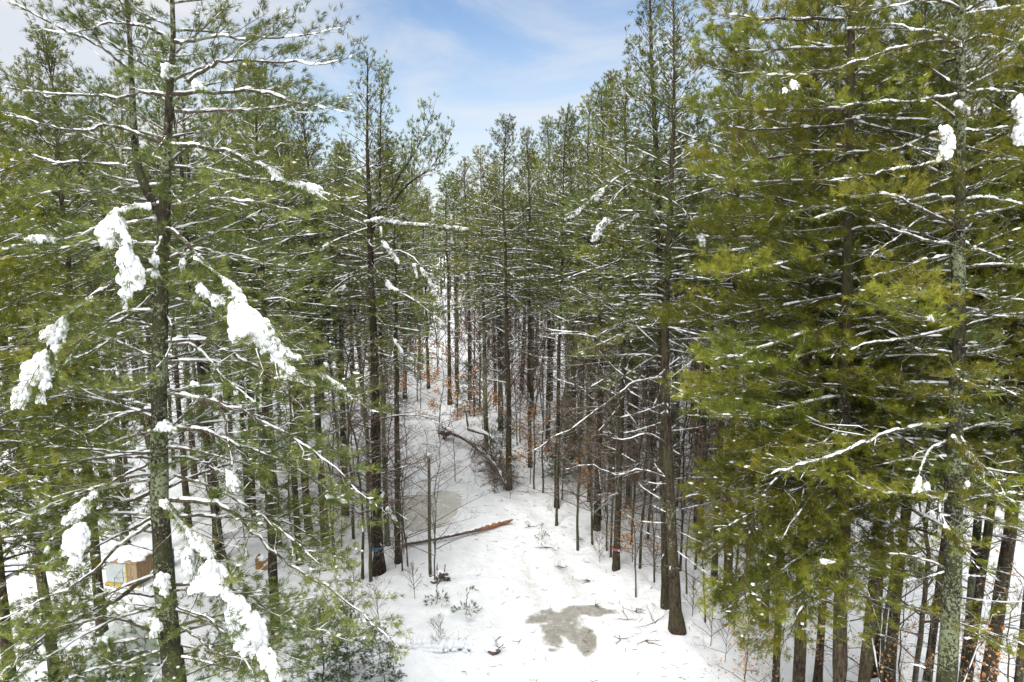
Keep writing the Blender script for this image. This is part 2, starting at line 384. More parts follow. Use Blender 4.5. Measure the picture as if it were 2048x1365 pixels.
# ------------------------------------------------------------------ pine generator
def wob_path(p0, p1, n, rng, amp):
    t = np.linspace(0, 1, n)[:, None]; w = np.cumsum(rng.normal(size=(n, 3)), 0) * amp / n ** .5; w -= w[0] + (w[-1] - w[0]) * t; w[:, 2] = 0
    return p0 * (1 - t) + p1 * t + w
def interp_path(p, s):
    m = len(p) - 1; x = np.clip(np.asarray(s) * m, 0, m - 1e-6); i = x.astype(int); f = (x - i)[..., None]
    return p[i] * (1 - f) + p[i + 1] * f, nrm(p[i + 1] - p[i])
def limb(acc, sacc, path, r0, rng, lod, wood=0, ndl=1, leafy=.25, dens=1.0, snowy=.7, sec=.42, thick=.014, pads=.04, tintb=0.0, droop=0.0):
    """a main limb with side shoots carrying needle tufts; snow goes to sacc"""
    Lb = np.linalg.norm(np.diff(path, axis=0), axis=1).sum(); m = len(path)
    rad = r0 * (1 - np.linspace(0, 1, m)) ** .8 + .003
    tubes(acc, path, rad, 6 if lod == 0 else 4, wood)
    if sacc is not None and snowy > 0: snow_on(sacc, path, rad, rng, thick, snowy)
    sp = (.13, .20, .34)[lod] / dens
    n = max(3, int(Lb * (1 - leafy * .6) / sp)); s = leafy * .5 + (1 - leafy * .5) * (np.arange(n) + rng.random(n)) / n
    s = np.clip(s, .05, 1.0); b, t = interp_path(path, s)
    side = np.where(np.arange(n) % 2 == 0, 1, -1)[:, None]
    lat = nrm(np.cross(t, [0, 0, 1.0])) * side
    dirs = nrm(t * (.75 + .3 * rng.random((n, 1))) + lat * (.75 + .35 * rng.normal(size=(n, 1)).clip(-1, 1)) + np.array([0, 0, 1]) * (.12 - droop + .22 * rng.normal(size=(n, 1))))
    ln = (Lb * sec * (1.02 - s) ** .7 * np.clip((s) * 3.0, .35, 1) * (.65 + .6 * rng.random(n)) + .14)
    tt = np.array([0, .35, .7, 1.0]); sp_ = b[:, None] + dirs[:, None] * (ln[:, None] * tt)[..., None]
    sp_[..., 2] += (ln[:, None] * (tt ** 2 * .18)[None]); sp_[:, 1:3] += rng.normal(size=(n, 2, 3)) * (.06 * ln[:, None, None])
    sr = np.clip(.0035 + ln * .0055, 0, r0 * .5)[:, None] * np.array([1, .8, .55, .3])[None]
    if lod == 2: sr = sr * 1.5
    tubes(acc, sp_, sr, 3, wood)
    if sacc is not None and snowy > 0:
        kk = rng.random(n) < snowy * .38
        if kk.any(): snow_on(sacc, sp_[kk], sr[kk], rng, thick * .5, snowy * .6, 4)
    vis = np.ones(n, bool)
    if AVOID['base'] is not None: vis = outside(sp_[:, 2] + AVOID['base']) & outside(sp_[:, 3] + AVOID['base'])
    # tufts
    gap = (.046, .085, .16)[lod] / dens
    cnt = np.maximum(2, (ln / gap * .9).astype(int)); idx = np.repeat(np.arange(n), cnt)
    if leafy > .9: return
    u = rng.random(len(idx)) ** .75; u = .15 + .85 * u
    x = u * 3; i = np.minimum(x.astype(int), 2); f = (x - i)[:, None]
    # piecewise on equal index spacing
    Pt = sp_[idx, i] * (1 - f) + sp_[idx, i + 1] * f; Dt = nrm(sp_[idx, i + 1] - sp_[idx, i])
    keep = (s[idx] > leafy * (.6 + .4 * rng.random(len(idx)))) & vis[idx]
    off = rng.normal(size=Pt.shape) * np.array([1, 1, .55]) * (.045, .06, .09)[lod]
    Dt = nrm(Dt + rng.normal(size=Dt.shape) * .42 + np.array([0, 0, .22])); Pt = (Pt + off)[keep]; Dt = Dt[keep]
    tint = np.clip(.25 + .5 * rng.random(len(Pt)) + tintb + .25 * (u[keep] - .5) + .12 * rng.normal(), 0, 1)
    nn, Ln, w = ((16, .12, .0075), (12, .15, .016), (7, .23, .042))[lod]
    needles(acc, Pt, Dt, nn, Ln, w, rng, ndl, tint=tint, run=(.07, .09, .12)[lod])
    if sacc is not None and pads > 0:
        k = rng.random(len(Pt)) < pads * (1, 1.3, 2.2)[lod]
        r = (.022, .032, .055)[lod] * (.6 + .9 * rng.random(k.sum()))
        blobs(sacc, Pt[k] + Dt[k] * .05 + [0, 0, .02], r, rng, (1.4, 1.4, .45), .35)
def bare_limb(acc, path, r0, rng, mat_=0, k=4, nsec=7, tert=True, rmin=.0035, sec=.45):
    Lb = np.linalg.norm(np.diff(path, axis=0), axis=1).sum(); m = len(path)
    tubes(acc, path, r0 * (1 - np.linspace(0, 1, m)) ** .8 + rmin, k, mat_)
    n = nsec; s = .2 + .78 * rng.random(n); b, t = interp_path(path, s)
    dirs = nrm(t * .9 + rng.normal(size=(n, 3)) * .55); ln = Lb * sec * (1.1 - s) * (.6 + .6 * rng.random(n)) + .1
    tt = np.array([0, .4, .75, 1.0]); sp_ = b[:, None] + dirs[:, None] * (ln[:, None] * tt)[..., None] + rng.normal(size=(n, 4, 3)) * (ln * .035)[:, None, None] * (tt > 0)[None, :, None]
    sp_[..., 2] += ln[:, None] * (tt ** 2 * .12)
    tubes(acc, sp_, np.maximum(r0 * .35 * (ln / ln.max())[:, None] * np.array([1, .8, .6, .3]), rmin * .8), 3, mat_)
    if tert:
        q = rng.integers(1, 4, n * 3); i = np.repeat(np.arange(n), 3); b = sp_[i, q]; d = nrm(sp_[i, q] - sp_[i, q - 1])
        d = nrm(d + rng.normal(size=d.shape) * .6); l2 = ln[i] * .35 * (.5 + rng.random(len(i)))
        tp = b[:, None] + d[:, None] * (l2[:, None] * np.array([0, .55, 1]))[..., None]; tp[:, 1] += rng.normal(size=(len(i), 3)) * .02
        tubes(acc, tp, np.broadcast_to(rmin * np.array([.8, .7, .4]), (len(i), 3)), 3, mat_)
        return tp[:, 2], d
    return sp_[:, 3], dirs
def trunk_acc(H, r0, rng, wob=.12, lean=(0, 0), k=10, top=.012, bend=None, flare=.5):
    n = 26; t = np.linspace(0, 1, n); p = np.zeros((n, 3)); p[:, 2] = t * (H + .5) - .5
    w = np.cumsum(rng.normal(size=(n, 2)), 0) * wob / n ** .5; w -= w[0]; p[:, :2] = w * t[:, None] ** .9 + np.array(lean) * t[:, None] * H
    if bend is not None: p[:, :2] += bend(t)
    r = top + (r0 - top) * (1 - t) ** .85; r += r0 * flare * np.exp(-(t * H / .45) ** 1.0) ; r *= 1 + .04 * rng.normal(size=n)
    A = Acc(); tubes(A, p, r, k, 0, ref=np.array([0, 1.0, .02])); return A, p, r
def at_z(p, z):
    return np.array([np.interp(z, p[:, 2], p[:, 0]), np.interp(z, p[:, 2], p[:, 1]), z])
def pine_proto(name, seed, H, r0, cb, cr, lod, ndl='needle', brk='bark', dens=1.0, dead=14, snowy=.7, sides=None, wob=.2, gap=.34, skip=(), extra=None, shape=.75, pads=.04, lean=(0, 0), tintb=0.0, elbias=0.0):
    rng = np.random.default_rng(seed)
    TA, tp, tr = trunk_acc(H, r0, rng, wob, lean, k=(12, 9, 6)[lod])
    C = Acc(); SN = Acc(); z = cb
    while z < H - .25:
        t = (z - cb) / (H - cb); nb = rng.integers(3, 6)
        ph0 = rng.random() * 6.28
        for j in range(nb):
            ph = ph0 + j * 2 * math.pi / nb + rng.normal() * .25
            Lb = cr * ((1 - t) ** shape) * (.5 + .5 * min(1, t * 4 + .25)) * (.55 + .6 * rng.random()) + .25
            if sides is not None and math.cos(ph - sides[0]) < -.2: Lb *= sides[1]
            if any(abs((ph - a + math.pi) % (2 * math.pi) - math.pi) < w and zl < z < zh for a, w, zl, zh in skip): continue
            el = R(-14 + 58 * t ** 1.6 + 9 * rng.normal()) + elbias
            zz = z + rng.normal() * .08; b = at_z(tp, zz); n = 8; s = np.linspace(0, 1, n)
            e = el + R(14) * (1 - s) * 1.2 - R(26) * s * (1 - t) + R(34) * s ** 2.2; az = ph + np.cumsum(rng.normal(size=n)) * .05
            st = Lb / (n - 1) * np.stack([np.cos(e) * np.cos(az), np.cos(e) * np.sin(az), np.sin(e)], 1)
            path = np.concatenate([b[None], b + np.cumsum(st[:-1], 0)])
            limb(C, SN, path, .009 + .009 * Lb, rng, lod, 0, 1, leafy=.16 + .22 * (1 - t) * rng.random(), dens=dens, snowy=snowy * (.6 + .6 * rng.random()), thick=(.008, .008, .011)[lod], pads=pads, tintb=tintb)
        z += gap * (.6 + .8 * rng.random())
    # leader tuft
    limb(C, SN, tp[-4:], .02, rng, lod, 0, 1, leafy=.0, dens=1.2, snowy=0, sec=.4, pads=0)
    for _ in range(dead):
        zz = 1.2 + (cb + 1.0 - 1.2) * rng.random() ** .7; b = at_z(tp, zz); ph = rng.random() * 6.28; Lb = .5 + rng.random() ** 1.5 * 1.9
        n = 6; s = np.linspace(0, 1, n); e = R(5 + 22 * rng.normal()) + R(-30) * s * rng.random() + R(18) * s ** 2; az = ph + np.cumsum(rng.normal(size=n)) * .10
        st = Lb / (n - 1) * np.stack([np.cos(e) * np.cos(az), np.cos(e) * np.sin(az), np.sin(e)], 1); path = np.concatenate([b[None], b + np.cumsum(st[:-1], 0)])
        bare_limb(C, path, .009 + .006 * Lb, rng, 0, 4, 5, lod < 2, (.004, .006, .010)[lod])
        if rng.random() < .75: snow_on(SN, path, np.linspace(.016, .005, n), rng, (.010, .013, .018)[lod], .8)
    if extra: extra(C, SN, rng, tp)
    r = empty(name, (0, -500, 0), cat='tree'); OLIVE[name] = 'olive' in ndl
    link('trunk', newmesh('trunk', TA, [M[brk]], True), r)
    link('crown', newmesh('crown', C, [M['limb'], M[ndl]], None), r)
    link('snow_cover', newmesh('snow_cover', SN, [M['snow']], True), r)
    return r
def kill(root):
    for c in list(root.children):
        for g2 in list(c.children): bpy.data.objects.remove(g2)
        bpy.data.objects.remove(c)
    bpy.data.objects.remove(root)
def bare_proto(name, seed, H, r0, nb, lod, leaves=0, crown0=.3, up=40, mat_='sapling', cat='tree', spread=.33, lsize=.05, lean=(0.0, 0.0)):
    rng = np.random.default_rng(seed); TA, tp, tr = trunk_acc(H, r0, rng, H * .05, lean, k=6, top=.004, flare=.3)
    C = Acc(); tips = []; dr = []
    for j in range(nb):
        t = crown0 + (1 - crown0) * (j + rng.random()) / nb; b = at_z(tp, t * H); ph = j * 2.4 + rng.normal() * .5; Lb = H * spread * (1.15 - t) * (.6 + .7 * rng.random()) + .15
        n = 6; s = np.linspace(0, 1, n); e = R(up + 12 * rng.normal()) - R(20) * s * rng.random() + 0 * s; az = ph + np.cumsum(rng.normal(size=n)) * .12
        st = Lb / (n - 1) * np.stack([np.cos(e) * np.cos(az), np.cos(e) * np.sin(az), np.sin(e)], 1); path = np.concatenate([b[None], b + np.cumsum(st[:-1], 0)])
        p, d = bare_limb(C, path, .3 * r0 * (1.1 - t) + .004, rng, 0, 4, 8, True, (.003, .0045, .009)[lod]); tips.append(p); dr.append(d)
    tips = np.concatenate(tips); dr = np.concatenate(dr)
    if leaves:
        i = rng.integers(0, len(tips), leaves); wz = np.exp(-((tips[i, 2] / H - .38) / .28) ** 2); i = i[rng.random(leaves) < wz + .15]
        n = len(i); a = nrm(dr[i] + rng.normal(size=(n, 3)) * .8 - [0, 0, .4]); b = nrm(np.cross(a, rng.normal(size=(n, 3))))
        p = tips[i] + rng.normal(size=(n, 3)) * .12; l = lsize * (.7 + .7 * rng.random((n, 1)))
        V = np.stack([p, p + a * l * .5 + b * l * .38, p + a * l * 1.15, p + a * l * .5 - b * l * .38], 1)
        C.add(V, np.arange(n * 4).reshape(n, 4), 1, np.repeat(rng.random(n), 4), False)
    r = empty(name, (0, -500, 0), cat=cat)
    link('trunk', newmesh('trunk', TA, [M[mat_]], True), r)
    link('crown', newmesh('crown', C, [M['twig'], M['leaf']], None), r)
    return r
# ------------------------------------------------------------------ trees traced one by one
def px2r(w, Y): return .5 * w * Y / FPX
def spline(pts, n):
    pts = np.asarray(pts, float); m = len(pts)
    if m < 3:
        t = np.linspace(0, 1, n)[:, None]; return pts[0] * (1 - t) + pts[-1] * t
    ext = np.concatenate([[2 * pts[0] - pts[1]], pts, [2 * pts[-1] - pts[-2]]]); u = np.linspace(0, m - 1, n); i = np.minimum(u.astype(int), m - 2); t = (u - i)[:, None]
    a, b, c, d = ext[i], ext[i + 1], ext[i + 2], ext[i + 3]
    return .5 * (2 * b + (c - a) * t + (2 * a - 5 * b + 4 * c - d) * t ** 2 + (3 * b - a - 3 * c + d) * t ** 3)
def hero(name, seed, Y, tr, label, cat='tree', brk='bark_lichen', ndl='needle', limbs=(), heavy=(), fill=None, lod=0, height=None, dens=1.0, forks=(), pads=.04, dead=0, tintb=0.0):
    """tr: (px, py, width px) down the trunk; limbs: (points px, depth change towards the tip, kind, options)"""
    rng = np.random.default_rng(seed)
    W3 = np.array([P(a, b, Y) for a, b, _ in tr]); rr = np.array([px2r(w, Y) for *_, w in tr])
    top = W3[0]; bot = W3[-1]
    if bot[2] > .3:
        dxy = (W3[-1] - W3[-2]); g = np.array([bot[0] + dxy[0] / dxy[2] * (0 - bot[2]) * .5, bot[1], -.5]); W3 = np.concatenate([W3, [g]]); rr = np.append(rr, rr[-1] * 1.25)
    else: W3[-1, 2] = -.4
    if height and height > top[2]:
        W3 = np.concatenate([[[top[0] + .0, top[1], height]], W3]); rr = np.concatenate([[.01], rr])
    base = np.array([W3[-1, 0], W3[-1, 1], float(gz(W3[-1, 0], W3[-1, 1]))])
    tp = spline(W3[::-1] - base, 60); r = np.interp(np.linspace(0, 1, 60), np.linspace(0, 1, len(rr)), rr[::-1])
    tp[:, :2] += rng.normal(size=(60, 2)) * .006
    r = r * (1 + .035 * rng.normal(size=60)); h = tp[:, 2]; r = r * (1 + .55 * np.exp(-np.clip(h, 0, None) / .4))
    TA = Acc(); tubes(TA, tp, r, 14, 0, ref=np.array([0, 1.0, .02]))
    for fp, r0 in forks:
        q = spline([P(a, b, Y + c) - base for a, b, c in fp], 24); tubes(TA, q, r0 * (1 - np.linspace(0, 1, 24)) ** .8 + .008, 9, 0, ref=np.array([0, 1.0, .02]))
    AVOID['base'] = base if name == 'lichen_pine' else None
    root = empty(name, base, label, cat)
    link('trunk', newmesh('trunk', TA, [M[brk]], True), root)
    C = Acc(); SN = Acc()
    for spec in limbs:
        pts, dY, kind = spec[:3]; o = spec[3] if len(spec) > 3 else {}
        m = len(pts); q = [P(a, b, Y + dY * (i / (m - 1)) ** 1.2) - base for i, (a, b) in enumerate(pts)]
        path = spline(q, max(10, 3 * m)); LL = np.linalg.norm(np.diff(path, axis=0), axis=1).sum()
        path[1:] += rng.normal(size=path[1:].shape) * .008 * LL ** .5
        B = Acc(); SB = Acc(); r0 = o.get('r', (.010 + .0072 * LL) if kind == 'n' else (.009 + .0065 * LL))
        if kind == 'n':
            limb(B, SB, path, r0, rng, lod, 0, 1, leafy=o.get('leafy', .25), dens=dens * o.get('dens', 1), snowy=o.get('snow', .9), sec=o.get('sec', .42), thick=o.get('thick', .010), pads=o.get('pads', pads), tintb=tintb + o.get('tint', 0), droop=o.get('droop', 0))
        else:
            bare_limb(B, path, r0, rng, 0, 5, o.get('nsec', 7), True, .0045)
            snow_on(SB, path, r0 * (1 - np.linspace(0, 1, len(path))) ** .8 + .003, rng, .008, .85)
        bo = link('branch', newmesh('branch', B, [M['limb'], M[ndl]], None), root)
        if SB.n: link('snow_cover', newmesh('snow_cover', SB, [M['snow']], True), bo)
    for pts, dY in heavy:      # snow loads: lobes stretched along the bough and sagging from it
        q = np.array([P(a, b, Y + dY) - base for a, b, _ in pts]); w = .68 * np.array([px2r(w_, Y) for *_, w_ in pts])
        sg = np.linalg.norm(np.diff(q, axis=0), axis=1); Ln = max(sg.sum(), .02); wm = max(w.mean(), .02); n = int(max(40, 60 * Ln / wm)); u = rng.random(n); cu = np.concatenate([[0], np.cumsum(sg)]) / Ln
        c = np.stack([np.interp(u, cu, q[:, k]) for k in range(3)], 1); ww = np.interp(u, cu, w) * (.45 + 1.1 * vn(u * Ln / .16, u * 0 + seed, 1.0, seed + len(pts)))
        tg = nrm(np.broadcast_to(q[-1] - q[0] + [0, 0, -.02], (n, 3)))
        off = rng.normal(size=(n, 3)).clip(-1.7, 1.7) * np.array([.42, .36, .36]); c = c + off * ww[:, None]; c[:, 2] -= np.abs(off[:, 0]) * ww * .5
        ax = nrm(tg * .6 + np.stack([off[:, 0], off[:, 1] * .5, -np.abs(off[:, 0]) * 1.0 - .25], 1) + .25 * rng.normal(size=(n, 3)))
        r_ = ww * (.14 + .28 * rng.random(n)); st = 1.2 + 1.0 * rng.random(n)
        bv = I2V[None] * (1 + .06 * rng.normal(size=(n, len(I2V), 1))) * r_[:, None, None]; al = (bv * ax[:, None]).sum(-1, keepdims=True)
        V = bv + al * ax[:, None] * (st[:, None, None] - 1) + c[:, None]
        SN.add(V, (I2F[None] + (np.arange(n) * len(I2V))[:, None, None]).reshape(-1, 3), 0, .5)
        k = rng.random(n) < (.16, .06)[min(lod, 1)]; needles(C, c[k] + off[k] * ww[k, None] * .25, nrm(ax[k] + rng.normal(size=(k.sum(), 3)) * .4), 8, .12 + .03 * (lod > 0), (.0075, .015)[min(lod, 1)], rng, 1)
    if fill:
        z = fill['z0']; z1 = fill.get('z1', tp[-1, 2] - .3); zt = tp[-1, 2]; gap = fill.get('gap', .4); cr = fill['cr']
        while z < z1:
            t = (z - fill['z0']) / (zt - fill['z0']); nb = fill.get('nb', 4); ph0 = rng.random() * 6.28
            for j in range(nb):
                ph = ph0 + j * 2 * math.pi / nb + rng.normal() * .3
                if 'back' in fill and math.sin(ph) < fill['back']: continue
                Lb = cr * (1 - t) ** .7 * (.5 + .6 * rng.random()) + .3; el = R(fill.get('el0', -14) + 55 * t ** 1.6 + 9 * rng.normal()); b = at_z(tp, z + rng.normal() * .1); n = 8; s = np.linspace(0, 1, n)
                e = el + R(16) * (1 - s) - R(24) * s * (1 - t) + R(34) * s ** 2.2; az = ph + np.cumsum(rng.normal(size=n)) * .05
                st = Lb / (n - 1) * np.stack([np.cos(e) * np.cos(az), np.cos(e) * np.sin(az), np.sin(e)], 1); path = np.concatenate([b[None], b + np.cumsum(st[:-1], 0)])
                if name == 'lichen_pine' and not outside(path + base).all(): continue
                limb(C, SN, path, .008 + .008 * Lb, rng, lod, 0, 1, leafy=.2, dens=dens * fill.get('dens', .9), snowy=fill.get('snow', .7), thick=.009, pads=pads, tintb=tintb)
            z += gap * (.6 + .8 * rng.random())
    if fill and fill.get('front'):
        for z in np.linspace(*fill['front'][:2], int(fill['front'][2])):
            ph = -math.pi / 2 + rng.normal() * .75; Lb = .7 + .9 * rng.random(); b = at_z(tp, z); n = 7; s = np.linspace(0, 1, n); e = R(18 * rng.normal() - 2) - R(20) * s + R(25) * s ** 2; az = ph + np.cumsum(rng.normal(size=n)) * .06
            st = Lb / (n - 1) * np.stack([np.cos(e) * np.cos(az), np.cos(e) * np.sin(az), np.sin(e)], 1); path = np.concatenate([b[None], b + np.cumsum(st[:-1], 0)])
            if name == 'lichen_pine' and not outside(path + base).all(): continue
            limb(C, SN, path, .014, rng, lod, 0, 1, leafy=.08, dens=dens * 1.15, snowy=.4, thick=.007, pads=pads, tintb=tintb, sec=.5)
    for _ in range(dead):
        zz = 1.0 + rng.random() ** .8 * (fill['z0'] + 1 if fill else 8); b = at_z(tp, zz); ph = rng.random() * 6.28; Lb = .4 + rng.random() ** 1.4 * 1.7; n = 6; s = np.linspace(0, 1, n)
        e = R(5 + 20 * rng.normal()) - R(25) * s * rng.random() + R(20) * s ** 2; az = ph + np.cumsum(rng.normal(size=n)) * .1
        st = Lb / (n - 1) * np.stack([np.cos(e) * np.cos(az), np.cos(e) * np.sin(az), np.sin(e)], 1); path = np.concatenate([b[None], b + np.cumsum(st[:-1], 0)])
        if name == 'lichen_pine' and not outside(path + base).all(): continue
        bare_limb(C, path, .008 + .004 * Lb, rng, 0, 4, 6, True, .004)
        snow_on(SN, path, np.linspace(.016, .005, n), rng, .012, .85)
    if C.n: link('crown', newmesh('crown', C, [M['limb'], M[ndl]], None), root)
    if SN.n: link('snow_cover', newmesh('snow_cover', SN, [M['snow']], True), root)
    AVOID['base'] = None
    return root
o_ = dict
LEFT = [
 ([(335, 290), (400, 293), (470, 310), (560, 352), (640, 385), (700, 396)], -1.2, 'n', o_(leafy=.35)),
 ([(340, 333), (400, 336), (480, 352), (540, 360)], .8, 'n'), ([(345, 412), (420, 400), (460, 398), (540, 412), (600, 440)], -.5, 'n'),
 ([(345, 188), (440, 185), (520, 183), (600, 205), (690, 228)], -.6, 'n'), ([(350, 222), (450, 222), (560, 215), (640, 203)], .9, 'n'),
 ([(375, 165), (410, 140), (450, 125), (540, 124), (640, 128), (708, 112)], -.4, 'n'),
 ([(345, 85), (380, 85), (440, 72), (500, 80), (600, 72), (682, 56)], .2, 'n'), ([(345, 88), (310, 60), (260, 50), (215, 46), (150, 66), (60, 60)], -.5, 'n'),
 ([(262, 145), (230, 115), (190, 90), (130, 60), (60, 25), (0, -5)], -.4, 'n'), ([(340, 190), (290, 185), (240, 195), (150, 190), (60, 182), (0, 172)], -.7, 'n'),
 ([(320, 285), (260, 262), (210, 250), (175, 262), (130, 258), (60, 240), (0, 225)], -1.0, 'n'), ([(258, 335), (180, 325), (110, 325), (60, 308), (0, 290)], -.2, 'n'),
 ([(325, 408), (280, 412), (245, 420), (228, 450), (240, 500), (255, 560)], -1.6, 'n', o_(leafy=.35, droop=.3)),
 ([(320, 455), (350, 465), (385, 500), (425, 540), (465, 585), (490, 640), (530, 690), (560, 740), (600, 762)], -1.8, 'n', o_(leafy=.4, droop=.25, r=.04)),
 ([(385, 503), (368, 520), (368, 545)], -.6, 'n', o_(leafy=.1)), ([(370, 522), (392, 560), (405, 590), (440, 612), (480, 630)], -1.2, 'n', o_(leafy=.4)),
 ([(330, 465), (312, 500), (310, 555)], -.9, 'n', o_(leafy=.6)),
 ([(315, 440), (250, 450), (195, 457), (150, 475), (100, 480), (50, 490), (0, 497)], -1.2, 'n'), ([(320, 490), (250, 488), (170, 490), (100, 505), (0, 520)], .3, 'n'),
 ([(312, 545), (270, 552), (225, 568), (190, 590), (140, 625), (118, 655), (85, 720), (40, 800)], -1.9, 'n', o_(leafy=.35, droop=.3, r=.045)),
 ([(305, 590), (250, 640), (200, 652), (150, 690), (100, 715)], .6, 'n'), ([(310, 620), (250, 625), (190, 665), (150, 700), (120, 745)], -.4, 'n', o_(leafy=.5)),
 ([(300, 655), (250, 665), (200, 692), (150, 718)], -.8, 'n', o_(leafy=.5)), ([(305, 710), (270, 713), (225, 740), (180, 735)], .5, 'n', o_(leafy=.5)), ([(300, 735), (250, 742), (200, 738)], -.5, 'b'),
 ([(345, 690), (380, 690), (415, 715), (450, 755), (490, 790), (530, 815)], -1.2, 'n', o_(leafy=.6)), ([(350, 682), (400, 678), (450, 700), (530, 740), (600, 765), (690, 790), (760, 830)], -.9, 'n', o_(leafy=.45)),
 ([(350, 655), (400, 655), (450, 640)], .5, 'b'), ([(350, 600), (400, 610), (450, 640), (520, 690), (620, 700)], .8, 'n', o_(leafy=.4)), ([(335, 630), (345, 660), (335, 710), (312, 735)], -.7, 'b', o_(nsec=3)),
 ([(350, 790), (420, 800), (500, 830), (580, 870), (660, 930), (740, 1000)], -.7, 'n', o_(leafy=.4)), ([(350, 800), (390, 790), (440, 805), (490, 812), (540, 800)], .9, 'n', o_(leafy=.4)),
 ([(340, 855), (400, 860), (450, 880), (520, 905), (600, 940), (680, 1000), (750, 1050)], .2, 'n', o_(leafy=.3)), ([(440, 790), (450, 850), (460, 900), (465, 950), (460, 985)], -.8, 'n', o_(leafy=.7)),
 ([(315, 905), (260, 905), (180, 900), (100, 893)], -.4, 'n', o_(leafy=.5)), ([(315, 918), (270, 940), (220, 965), (150, 990), (80, 1020), (0, 1060)], -1.2, 'n', o_(leafy=.3)),
 ([(345, 915), (400, 920), (440, 945), (500, 960), (560, 1000)], .5, 'n'), ([(310, 860), (250, 880), (190, 890), (120, 850), (60, 850)], .6, 'n', o_(leafy=.2)),
 ([(322, 1000), (345, 1020), (375, 1060), (400, 1100), (425, 1150), (460, 1195), (505, 1250), (545, 1330), (565, 1400)], -2.0, 'n', o_(leafy=.35, droop=.2, r=.05)),
 ([(340, 1000), (420, 1005), (470, 1030), (520, 1075), (580, 1130), (660, 1180), (740, 1240), (800, 1300)], -.6, 'n', o_(leafy=.3)),
 ([(345, 1035), (430, 1033), (500, 1040), (570, 1045), (640, 1088), (700, 1110)], .6, 'n', o_(leafy=.3)), ([(305, 1035), (250, 1065), (200, 1090), (150, 1120), (90, 1130)], .2, 'n', o_(leafy=.35)),
 ([(300, 1050), (240, 1090), (190, 1140), (130, 1180), (50, 1215), (-10, 1245)], -.8, 'n', o_(leafy=.3)), ([(300, 960), (215, 975), (185, 990), (160, 1040), (150, 1090), (148, 1140)], -1.5, 'n', o_(leafy=.4, droop=.3)),
 ([(315, 1270), (270, 1245), (210, 1235), (150, 1250), (100, 1265), (50, 1305), (0, 1350)], -1.0, 'n', o_(leafy=.35, r=.04)), ([(360, 1255), (400, 1280), (440, 1310), (500, 1320), (620, 1345)], -.3, 'n', o_(leafy=.3)),
 ([(315, 1140), (250, 1185), (190, 1220), (120, 1260), (60, 1310), (15, 1375)], .5, 'n', o_(leafy=.3)), ([(350, 1170), (420, 1170), (480, 1185), (560, 1230), (640, 1260), (720, 1290)], .3, 'n', o_(leafy=.3)),
 ([(355, 1215), (420, 1240), (470, 1290), (520, 1370)], -1.0, 'n'), ([(320, 1330), (260, 1330), (180, 1340), (100, 1375)], -1.2, 'n', o_(leafy=.2)),
 ([(320, 1190), (250, 1190), (190, 1230), (110, 1250), (30, 1250)], .8, 'n', o_(leafy=.2)), ([(310, 980), (260, 1000), (200, 1000), (100, 1060), (10, 1100)], .9, 'n', o_(leafy=.2)),
 ([(310, 820), (250, 830), (170, 870), (90, 880), (20, 900)], .7, 'n'), ([(310, 770), (240, 790), (170, 780), (90, 800), (0, 810)], 1.2, 'n'),
 ([(315, 1150), (230, 1180), (120, 1230), (0, 1310)], -.9, 'n', o_(leafy=.15)), ([(320, 1210), (230, 1240), (120, 1300), (20, 1365)], -1.2, 'n', o_(leafy=.15)), ([(325, 1300), (240, 1330), (120, 1400)], -.3, 'n', o_(leafy=.1)),
 ([(360, 1290), (430, 1310), (520, 1360)], .6, 'n', o_(leafy=.1)), ([(350, 950), (450, 985), (560, 1060), (640, 1130)], -1.0, 'n', o_(leafy=.2)),
 ([(330, 370), (270, 375), (200, 385), (120, 380), (40, 400)], .7, 'n'), ([(335, 520), (400, 500), (470, 520), (560, 530), (640, 535)], .9, 'n'),
]
